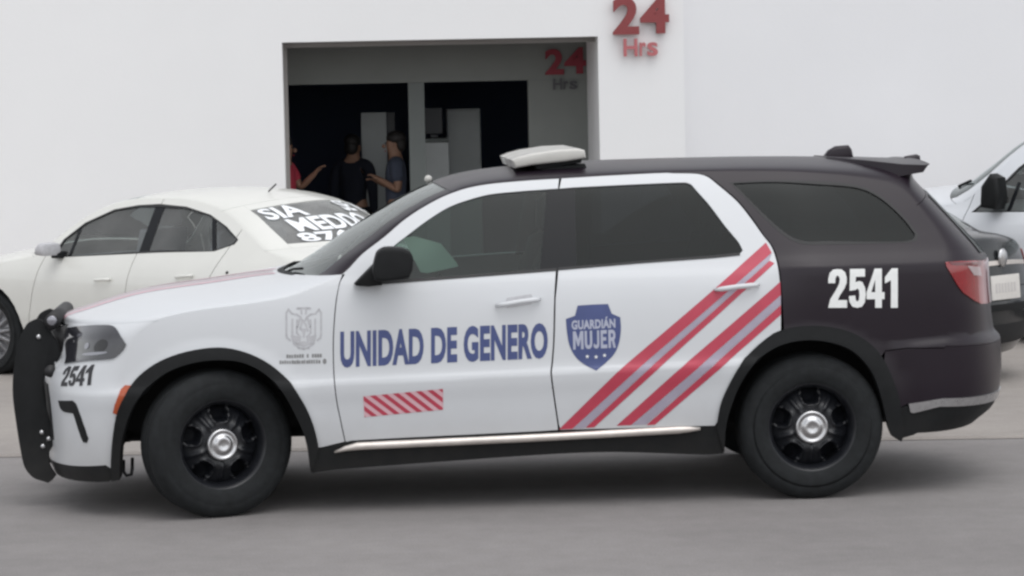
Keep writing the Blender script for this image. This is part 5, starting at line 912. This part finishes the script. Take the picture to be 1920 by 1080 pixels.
def parked_car(name, loc, yaw, label, cat, paint, B, spec, group=None):
    root = tag(empty(name, loc, yaw), label, cat, group)
    ns = B.n; axf, axr, hz, R = spec['axf'], spec['axr'], spec['R'], spec['R']
    ra = R+.055
    def arch(ax, zb): 
        a0 = math.asin(max(-1, min(1, (zb-hz)/ra)))
        return [(ax+ra*math.cos(a0+k*(math.pi-2*a0)/16), hz+ra*math.sin(a0+k*(math.pi-2*a0)/16)) for k in range(17)]
    zb = spec['zb']
    e = curve(B.e, 0, ns, .2)
    bottom = [(e[-1][0]-.02, zb)]+[p for p in arch(axr, zb)]+[p for p in arch(axf, zb)]+[(e[0][0]+.02, zb)]
    T = tess([e+bottom, spec['dlo']])
    c = spec['cuts']   # shut lines from front to rear, each two points low to high
    def gap(l, dx): return ((l[0][0]+dx, l[0][1]), (l[1][0]+dx, l[1][1]))
    names = ['fender', 'front_door', 'rear_door', 'quarter_panel']
    segs = []
    for i, nm in enumerate(names):
        t = T
        if i > 0: t = half(t, *gap(c[i-1], .004), -1)
        if i < 3: t = half(t, *gap(c[i], -.004), 1)
        o = panel(nm, B.side, None, paint, root, su=.1, sv=.05, tris=t); segs.append(o)
        panel('side_panel', B.side, None, paint, root, su=.25, sv=.12, tris=t, mirror=True)
    G = tess([spec['dlo']])
    for i, (a, b) in enumerate(spec['glass']):
        t = G
        if a: t = half(t, *a, -1)
        if b: t = half(t, *b, 1)
        panel('window', B.side, None, M['glassS'], segs[min(i+1, 2)] if len(spec['glass']) < 4 else root, su=.15, sv=.1, tris=t, off=-.008, thick=0)
        panel('side_window', B.side, None, M['glassS'], root, su=.3, sv=.2, tris=t, off=-.008, thick=0, mirror=True)
    n = len(spec['dlo'])
    lp = spec['dlo']; L = np.array(lp); cc = L.mean(0)
    rt = []
    inn = L+(cc-L)/np.linalg.norm(cc-L, axis=1, keepdims=True)*.022
    for k in range(n): rt += [[lp[k], lp[(k+1) % n], tuple(inn[(k+1) % n])], [lp[k], tuple(inn[(k+1) % n]), tuple(inn[k])]]
    panel('window_seal', B.side, None, M['gap'], root, su=.15, sv=.1, tris=rt, off=.001, thick=.01)
    for a, b, w in spec['pillars']:
        d = np.array(b)-np.array(a); nn = np.array([d[1], -d[0]])/np.hypot(*d)*w/2
        q = [tuple(np.array(a)-nn), tuple(np.array(a)+nn), tuple(np.array(b)+nn), tuple(np.array(b)-nn)]
        panel('pillar', B.side, [q], M['trim'], root, su=.15, sv=.1, off=-.004, thick=.01)
    for nm, s0, s1, t0, t1, m, off in spec['wraps']:
        panel(nm, B.wrap, [rect(s0, s1, t0, t1)], m or paint, root, su=.34, sv=.1, off=off, thick=.012 if off >= 0 else .004)
    for i, (p, q) in enumerate(spec['handles']):
        a = B.side(*p); b = B.side(*q); bm = bmesh.new()
        tube_bm(bm, [(a[0]+(b[0]-a[0])*k/6, a[1]+(b[1]-a[1])*k/6-.012-.022*min(1, 2*math.sin(math.pi*k/6)), a[2]+(b[2]-a[2])*k/6) for k in range(7)], .011, 8)
        from_bm('handle', bm, paint, segs[i+1], True)
    x0, x1 = e[0][0], e[-1][0]
    def under(a, b): box('underbody', (a, -.62, zb+.02), (b, .62, zb+.16), M['dark'], root)
    under(axf+ra+.02, axr-ra-.02); box('underbody', (axf-ra-.1, -.42, zb+.03), (axf+ra, .42, zb+.15), M['dark'], root); box('underbody', (axr-ra, -.42, zb+.03), (axr+ra+.1, .42, zb+.15), M['dark'], root)
    for ax in (axf, axr):
        for sgn in (1, -1):
            ring = arch(ax, zb); bm = bmesh.new()
            a_ = [bm.verts.new((x, -sgn*(float(B.S(x, z))-.015), z)) for x, z in ring]; b_ = [bm.verts.new((x, -sgn*.42, z)) for x, z in ring]
            for k in range(16): bm.faces.new((a_[k], a_[k+1], b_[k+1], b_[k]))
            bm.faces.new(b_); from_bm('wheel_well', bm, M['dark'], root)
    hw = float(B.S(0, .5))
    for ax in (axf, axr):
        make_wheel(root, 'wheel', (ax, -hw+.115, hz), 0, R, .21, R*.67, .035, 'alloy', M['tyre'], spec['rim'], M['chrome'])
        make_wheel(root, 'wheel', (ax, hw-.115, hz), math.pi, R, .21, R*.67, .035, 'alloy', M['tyre'], spec['rim'], M['chrome'])
    sx = spec['seat']
    for x in sx:
        for y in (-.38, .38):
            s = box('seat', (x-.25, y-.24, spec['sz']), (x+.25, y+.24, spec['sz']+.22), M['seat2'], root, .05, True)
            slab('seat_back', [(x+.15, spec['sz']+.15), (x+.28, spec['sz']+.15), (x+.42, spec['sz']+.72), (x+.32, spec['sz']+.72)], y-.23, y+.23, M['seat2'], s, .05)
            slab('headrest', [(x+.36, spec['sz']+.74), (x+.45, spec['sz']+.74), (x+.47, spec['sz']+.90), (x+.38, spec['sz']+.90)], y-.12, y+.12, M['seat2'], s, .03)
    dx, dz = spec['dash']
    slab('dashboard', [(dx, dz-.35), (dx+.45, dz-.3), (dx+.45, dz-.1), (dx+.35, dz), (dx, dz+.03)], -.66, .66, M['dash2'], root, .03)
    # mirror
    mx, mz = spec['mirror']; mw = spec.get('mw', 1); mh = spec.get('mh', mw)
    y0 = -float(B.S(mx, mz))
    m = slab('mirror', [(mx-.10*mw, mz-.05*mh), (mx+.07*mw, mz-.06*mh), (mx+.10*mw, mz+.0), (mx+.08*mw, mz+.09*mh), (mx-.0, mz+.11*mh), (mx-.09*mw, mz+.05*mh)], y0-.25, y0-.05, spec['mirror_m'], root, .035)
    box('mirror_foot', (mx-.03, y0-.10, mz-.06), (mx+.05, y0+.04, mz-.01), M['plastic'], m, .01)
    return root, segs
SBODY = Body(SED_PROF, SED_PLAN); SBODY.setEC(SED_E, SED_C, SED_AB)
def sed_spec(rim, mirror_m, extra, axf=-1.34):
    return dict(axf=axf, axr=1.34, R=.325, zb=.20, dlo=DLO, cuts=[((-.86, .2), (-.56, 1.15)), ((.275, .2), (.44, 1.45)), ((1.08, .55), (1.40, 1.25))],
                glass=[(None, ((.43, .9), (.43, 1.4))), (((.43, .9), (.43, 1.4)), ((1.173, .98), (1.02, 1.27))), (((1.173, .98), (1.02, 1.27)), None)],
                pillars=[((.44, .955), (.42, 1.348), .10), ((1.173, 1.0), (1.03, 1.26), .035), ((-.36, .935), (-.36, 1.16), .03)],
                handles=[((.01, .775), (.18, .786)), ((.88, .822), (1.05, .838))], rim=rim, seat=(-.15, .65), sz=.42, dash=(-.85, .88), mirror=(-.455, .985), mw=.58, mirror_m=mirror_m,
                wraps=[('front_bumper', 0, 2.9, 0, 2, None, 0), ('hood', 2.92, 5.9, 0, 2, None, 0), ('windscreen_pillar', 5.92, 9.6, 0, .14, None, 0), ('windscreen_pillar', 5.92, 9.6, 1.86, 2, None, 0),
                       ('windscreen', 5.92, 9.6, .142, 1.858, M['glassW'], -.004), ('roof', 9.62, 13.2, 0, 2, None, 0),
                       ('rear_pillar', 13.22, 17.0, 0, .30, None, 0), ('rear_pillar', 13.22, 17.0, 1.70, 2, None, 0), ('roof_edge', 13.22, 13.78, .302, 1.698, None, 0), ('deck_edge', 16.45, 17.0, .302, 1.698, None, 0),
                       ('trunk_lid', 17.02, 21.0, 0, 2, None, 0), ('rear_bumper', 21.03, 24, 0, 2, None, 0)]+extra)
alloy = mat('alloy_rim', (.26, .26, .27), .35, metal=.5, var=.2, vscale=15)
wc, wseg = parked_car('parked_sedan', (-2.538, 20.99, .014), -.70, 'white sedan with white painted lettering on its rear window behind the patrol car hood', 'car', M['white2'], SBODY,
                      sed_spec(alloy, M['greyfilm'], [('rear_window', 13.80, 16.43, .304, 1.696, M['glassB'], -.004)], -1.25))
# lettering brushed on the rear glass
def glass_text(body, s0, s1, t0, t1, bold=.05, skew=0.):
    T = bilin(text_tris(body, bold, 1.0), [(s1, t0+skew), (s1, t1+skew), (s0, t1), (s0, t0)])
    panel('window_lettering', SBODY.wrap, None, M['paintmark'], wc, su=.2, sv=.05, tris=T, off=.004, thick=0)
glass_text('SIA', 13.90, 14.66, .33, .68, .03, .02)
glass_text('MEDDO', 14.72, 15.54, .46, 1.24, .035, .02)
glass_text('8761Y', 15.60, 16.40, .42, 1.16, .035, .02)
glass_text('SE VE', 13.90, 14.62, 1.12, 1.62, .03, .02)
box('parcel_shelf', (1.1, -.5, .93), (1.85, .5, .95), M['dash2'], wc)
tube('roof_antenna', [(1.12, -.16, 1.415), (1.20, -.16, 1.47)], .006, M['gap'], wc, 6)
fc = SBODY.side(1.369, .865)
bm = bmesh.new(); bmesh.ops.create_uvsphere(bm, u_segments=10, v_segments=6, radius=.012, matrix=Matrix.Translation((fc[0], fc[1], fc[2]))); from_bm('fuel_lock', bm, M['gap'], wc, True)

bk, bseg = parked_car('dark_sedan', (1.702, 20.702, .014), -.78, 'black sedan with a pale licence plate partly hidden behind the patrol car tail', 'car', M['blackpaint'], SBODY,
                      sed_spec(alloy, M['blackpaint'], [('rear_window', 13.80, 16.43, .304, 1.696, M['glassS'], -.004), ('tail_lamp', 19.6, 20.7, .08, .42, M['tail'], .006), ('tail_lamp', 19.6, 20.7, 1.58, 1.92, M['tail'], .006),
                       ('trunk_trim', 20.18, 20.32, .50, 1.50, M['trimsilver'], .010), ('bumper_step', 21.9, 22.15, .15, 1.85, M['plastic'], .012), ('bumper_vent', 22.5, 23.1, .3, 1.7, M['dark'], .006)]))
pl = slab('licence_plate', [(-.17, -.085), (.17, -.085), (.17, .085), (-.17, .085)], -.006, .006, M['plate'], bk, .002)
pl.location = (2.452, 0, .685); pl.rotation_euler = (math.radians(-4), 0, math.radians(90))
for k in range(7):
    o = box('plate_mark', (-.125+.037*k, -.0085, -.035), (-.125+.037*k+.020, -.0062, .03), M['platemark'], pl)
eb = lathe('emblem', [(.0001, -.012), (.035, -.011), (.048, -.006), (.052, 0), (.052, .004)], M['chrome'], bk, 28)
eb.location = (2.392, .06, .885); eb.rotation_euler = (0, 0, math.radians(90)); eb.scale = (1, 1, 1.25)

PK_PROF = [(round(a*.83 if a < 1.31 else 1.087+(a*.83-1.087)*1.16, 3), b) for a, b in [(.3,.86),(.5,.95),(.8,.985),(1.0,.98),(1.15,.96),(1.25,.92),(1.32,.88),(1.5,.80),(1.7,.71),(1.9,.60)]]
PK_PLAN = [(-2.7,-.17),(-2.1,-.05),(-1.5,-.01),(0,0),(1.5,0),(2.4,-.03),(3.2,-.10)]
PK_E = [(a, round(b*.83 if b < 1.31 else 1.087+(b*.83-1.087)*1.16, 3)) for a, b in [(-2.3,.42),(-2.32,.7),(-2.28,1.0),(-2.1,1.15),(-1.6,1.26),(-1.2,1.31),(-.95,1.35),(-.72,1.53),(-.52,1.75),(-.30,1.92),(.2,2.0),(1.0,2.01),(1.5,1.98),(2.0,1.91),(2.35,1.74),(2.55,1.4),(2.65,1.2),(2.68,.9),(2.68,.6),(2.65,.42)]]
PK_C = [(a, round(b*.83 if b < 1.31 else 1.087+(b*.83-1.087)*1.16, 3)) for a, b in [(-2.62,.40),(-2.66,.7),(-2.64,1.05),(-2.5,1.24),(-1.95,1.40),(-1.5,1.46),(-1.24,1.49),(-.94,1.69),(-.68,1.88),(-.38,2.03),(.2,2.10),(1.0,2.11),(1.6,2.08),(2.2,2.0),(2.6,1.82),(2.8,1.45),(2.9,1.2),(2.95,.9),(2.98,.6),(2.9,.42)]]
PB = Body(PK_PROF, PK_PLAN); PB.setEC(PK_E, PK_C, [(.6,.55)]*4+[(.5,.65)]*3+[(.4,.6)]*3+[(.55,.62)]*4+[(.6,.62)]*6)
PDLO = [(a, round(b*.83 if b < 1.31 else 1.087+(b*.83-1.087)*1.16, 3)) for a, b in [(-.82, 1.275), (-.66, 1.44), (-.48, 1.65), (-.26, 1.83), (.3, 1.91), (1.0, 1.925), (1.6, 1.90), (2.05, 1.82), (2.2, 1.62), (2.25, 1.32), (1.4, 1.305), (.3, 1.295)]]
pk, pseg = parked_car('tall_white_car', (4.93, 22.35, .014), -.62, 'large white car with a black door mirror at the right behind the black sedan', 'car', M['white3'], PB,
    dict(axf=-1.62, axr=1.62, R=.345, zb=.28, dlo=PDLO, cuts=[((-1.05, .28), (-.85, 1.11)), ((.33, .28), (.40, 1.8)), ((1.30, .58), (1.62, 1.8))],
         glass=[(None, ((.37, 1.0), (.37, 1.9))), (((.37, 1.0), (.37, 1.9)), ((1.42, 1.0), (1.42, 1.9))), (((1.42, 1.0), (1.42, 1.9)), None)],
         pillars=[((.37, 1.065), (.37, 1.70), .10), ((1.42, 1.07), (1.42, 1.70), .10), ((-.50, 1.065), (-.45, 1.30), .03)],
         handles=[((.05, .93), (.26, .935)), ((1.05, .95), (1.26, .955))], rim=alloy, seat=(-.1, .85), sz=.58, dash=(-1.0, 1.07), mirror=(-.58, 1.19), mw=.85, mh=1.7, mirror_m=M['plastic'],
         wraps=[('front_bumper', 0, 2.0, 0, 2, None, 0), ('hood', 2.02, 5.9, 0, 2, None, 0), ('windscreen_pillar', 5.92, 9.4, 0, .2, None, 0), ('windscreen_pillar', 5.92, 9.4, 1.8, 2, None, 0),
                ('windscreen', 5.92, 9.4, .202, 1.798, M['glassW'], -.004), ('roof', 9.42, 13.6, 0, 2, None, 0), ('tailgate', 13.62, 17.5, 0, 2, None, 0), ('rear_bumper', 17.52, 19, 0, 2, None, 0),
                ('rear_window', 13.9, 15.6, .25, 1.75, M['glassS'], .004)]))
tube('wiper', [(-1.20, -.35, 1.245), (-1.12, -.38, 1.275), (-.97, -.60, 1.30)], .012, M['plastic'], pk, 8)

# ---- people inside the doorway -------------------------------------------
def skin_mesh(name, nodes, edges, material, parent, sub=2):
    """nodes: {key: ((x, y, z), (rx, ry))}; one continuous skinned surface"""
    keys = list(nodes); ix = {k: i for i, k in enumerate(keys)}
    me = bpy.data.meshes.new(name); me.from_pydata([nodes[k][0] for k in keys], [(ix[a], ix[b]) for a, b in edges], [])
    o = bpy.data.objects.new(name, me); COL.objects.link(o)
    m = o.modifiers.new('skin', 'SKIN'); m.use_smooth_shade = True
    if not me.skin_vertices: me.attributes.new('skin_vertices', 'FLOAT', 'POINT') if False else None
    lay = me.skin_vertices[0] if me.skin_vertices else None
    for i, k in enumerate(keys):
        lay.data[i].radius = nodes[k][1]; lay.data[i].use_root = (i == 0)
    s = o.modifiers.new('sub', 'SUBSURF'); s.levels = sub; s.render_levels = sub
    dg = bpy.context.evaluated_depsgraph_get()
    me2 = bpy.data.meshes.new_from_object(o.evaluated_get(dg))
    bpy.data.objects.remove(o); bpy.data.meshes.remove(me)
    me2.materials.clear(); me2.name = name
    return link(name, me2, material, parent, True)
def blob(bm, c, r, seg=16):
    bmesh.ops.create_uvsphere(bm, u_segments=seg, v_segments=seg//2+2, radius=1, matrix=Matrix.Translation(c) @ Matrix.Diagonal((*r, 1)))
def person(name, loc, rz, label, H, arms, top_m, leg_m, hair_m=None, sleeve=.45, long=False):
    """stands facing -y in its own frame; arms: for side -1/+1 (elbow, wrist) offsets in metres"""
    root = tag(empty(name, loc, rz), label, 'person', None)
    k = H/1.75
    def P(x, y, z): return (x*k, y*k, z*k)
    N = {'pelvis': (P(0, .01, .93), (.135*k, .10*k)), 'waist': (P(0, 0, 1.08), (.125*k, .095*k)), 'chest': (P(0, .01, 1.28), (.150*k, .105*k)), 'collar': (P(0, .015, 1.43), (.085*k, .07*k)),
         'neck': (P(0, .01, 1.50), (.055*k, .055*k)), 'skull': (P(0, -.012, 1.585), (.072*k, .085*k)), 'crown': (P(0, .0, 1.675), (.070*k, .086*k))}
    E = [('pelvis', 'waist'), ('waist', 'chest'), ('chest', 'collar'), ('collar', 'neck'), ('neck', 'skull'), ('skull', 'crown')]
    sh = {}
    for s in (-1, 1):
        g = 'l' if s < 0 else 'r'
        N['sh'+g] = (P(.175*s, .015, 1.405), (.062*k, .062*k)); el, wr = arms[s]
        N['el'+g] = (P(*el), (.043*k, .043*k)); N['wr'+g] = (P(*wr), (.030*k, .027*k))
        E += [('collar', 'sh'+g), ('sh'+g, 'el'+g), ('el'+g, 'wr'+g)]
        d = (Vector(wr)-Vector(el)).normalized(); side = d.cross(Vector((0, 0, 1)));  side = side.normalized() if side.length > .1 else Vector((1, 0, 0)); up = side.cross(d)
        palm = Vector(wr)+d*.065
        N['pa'+g] = (P(*palm), (.036*k, .018*k)); E.append(('wr'+g, 'pa'+g))
        for f, (o, ln) in enumerate(((-.027, .070), (-.009, .082), (.009, .076), (.026, .060))):
            b = palm+side*o+d*.022; m_ = b+d*ln*.5-up*.008; t_ = b+d*ln*.85-up*.030
            for nm, q, r in (('a', b, .0085), ('b', m_, .0082), ('c', t_, .007)): N[f'f{f}{nm}{g}'] = (P(*q), (r*k, r*k))
            E += [('pa'+g, f'f{f}a{g}'), (f'f{f}a{g}', f'f{f}b{g}'), (f'f{f}b{g}', f'f{f}c{g}')]
        b = palm-side*.030*s-d*.03; t_ = b-side*.03*s+d*.045
        N['ta'+g] = (P(*b), (.011*k, .011*k)); N['tb'+g] = (P(*t_), (.009*k, .009*k)); E += [('wr'+g, 'ta'+g), ('ta'+g, 'tb'+g)]
        N['hi'+g] = (P(.095*s, .01, .88), (.088*k, .092*k)); N['kn'+g] = (P(.105*s, -.01+.02*s, .49), (.058*k, .060*k)); N['an'+g] = (P(.11*s, .02+.04*s, .09), (.040*k, .044*k)); N['to'+g] = (P(.12*s, -.13+.04*s, .035), (.042*k, .030*k))
        E += [('pelvis', 'hi'+g), ('hi'+g, 'kn'+g), ('kn'+g, 'an'+g), ('an'+g, 'to'+g)]
    body = skin_mesh('body', N, E, M['skin'], root)
    # features of the head
    bm = bmesh.new()
    blob(bm, Vector(P(0, -.105, 1.585)), (.014*k, .020*k, .022*k)); from_bm('nose', bm, M['skin'], root, True)
    for s in (-1, 1):
        bm = bmesh.new(); blob(bm, Vector(P(.078*s, .005, 1.59)), (.010*k, .020*k, .032*k)); from_bm('ear', bm, M['skin'], root, True)
        bm = bmesh.new(); blob(bm, Vector(P(.032*s, -.088, 1.615)), (.012*k, .010*k, .007*k), 10); from_bm('eye', bm, M['board2'], root, True)
    bm = bmesh.new(); blob(bm, Vector(P(0, -.090, 1.535)), (.024*k, .008*k, .006*k), 10); from_bm('mouth', bm, M['shirtred'], root, True)
    bm = bmesh.new(); blob(bm, Vector(P(0, .022, 1.665)), (.088*k, .100*k, .075*k)); blob(bm, Vector(P(0, .060, 1.60)), (.076*k, .060*k, .080*k)); from_bm('hair', bm, M['hair'], root, True)
    # shirt and trousers are shells round the same skeleton
    c = .016*k
    def grow(keys, extra=0): return {q: (N[q][0], (N[q][1][0]+c+extra, N[q][1][1]+c+extra)) for q in keys}
    S = grow(['pelvis', 'waist', 'chest', 'collar', 'shl', 'shr']); S['collar'] = (S['collar'][0], (.088*k, .075*k))
    SE = [('pelvis', 'waist'), ('waist', 'chest'), ('chest', 'collar'), ('collar', 'shl'), ('collar', 'shr')]
    for g in 'lr':
        a = Vector(N['sh'+g][0]); b = Vector(N['el'+g][0]); S['sl'+g] = (tuple(a+(b-a)*sleeve*1.6), (.066*k, .066*k)); SE.append(('sh'+g, 'sl'+g))
        if long:
            w_ = Vector(N['wr'+g][0]); S['el'+g] = (tuple(b), (.056*k, .056*k)); S['cu'+g] = (tuple(b+(w_-b)*.92), (.045*k, .043*k)); SE += [('sl'+g, 'el'+g), ('el'+g, 'cu'+g)]
    skin_mesh('shirt', S, SE, top_m, root)
    T = grow(['pelvis', 'hil', 'hir', 'knl', 'knr', 'anl', 'anr'], .004)
    T['pelvis'] = (T['pelvis'][0], (.145*k, .115*k))
    skin_mesh('trousers', T, [('pelvis', 'hil'), ('pelvis', 'hir'), ('hil', 'knl'), ('hir', 'knr'), ('knl', 'anl'), ('knr', 'anr')], leg_m, root)
    for g in 'lr':
        a = N['an'+g][0]; t = N['to'+g][0]
        bm = bmesh.new(); box_bm(bm, (a[0]-.05*k, t[1]-.06*k, .0), (a[0]+.05*k, a[1]+.07*k, .085*k), .02); from_bm('shoe', bm, M['board2'], root, True)
    return root
def in_wall(x, y, z=.05): return at_wall(x, y, z)
person('person', in_wall(-1.03, DP+.62), .053-math.pi/2, 'person in a navy short sleeved top standing sideways in the doorway, forearms raised',
       1.72, {-1: ((-.20, .03, 1.14), (-.13, -.15, 1.22)), 1: ((.20, .03, 1.14), (.10, -.14, 1.25))}, M['navy'], M['jeans'])
person('person', in_wall(-2.10, DP+.45), .053+math.pi*.42, 'person in a red top at the left doorway edge, only a bent arm showing',
       1.70, {-1: ((-.21, .02, 1.13), (-.20, -.03, .89)), 1: ((.20, -.10, 1.20), (.16, -.25, 1.34))}, M['shirtred'], M['navydark'])
person('person', in_wall(-1.44, DP+1.5), .053+math.pi*.9, 'person in very dark clothes deeper inside the doorway in front of the board',
       1.68, {-1: ((-.22, .03, 1.12), (-.20, -.06, .88)), 1: ((.22, .03, 1.12), (.20, -.06, .88))}, M['navydark'], M['navydark'], sleeve=.5, long=True)
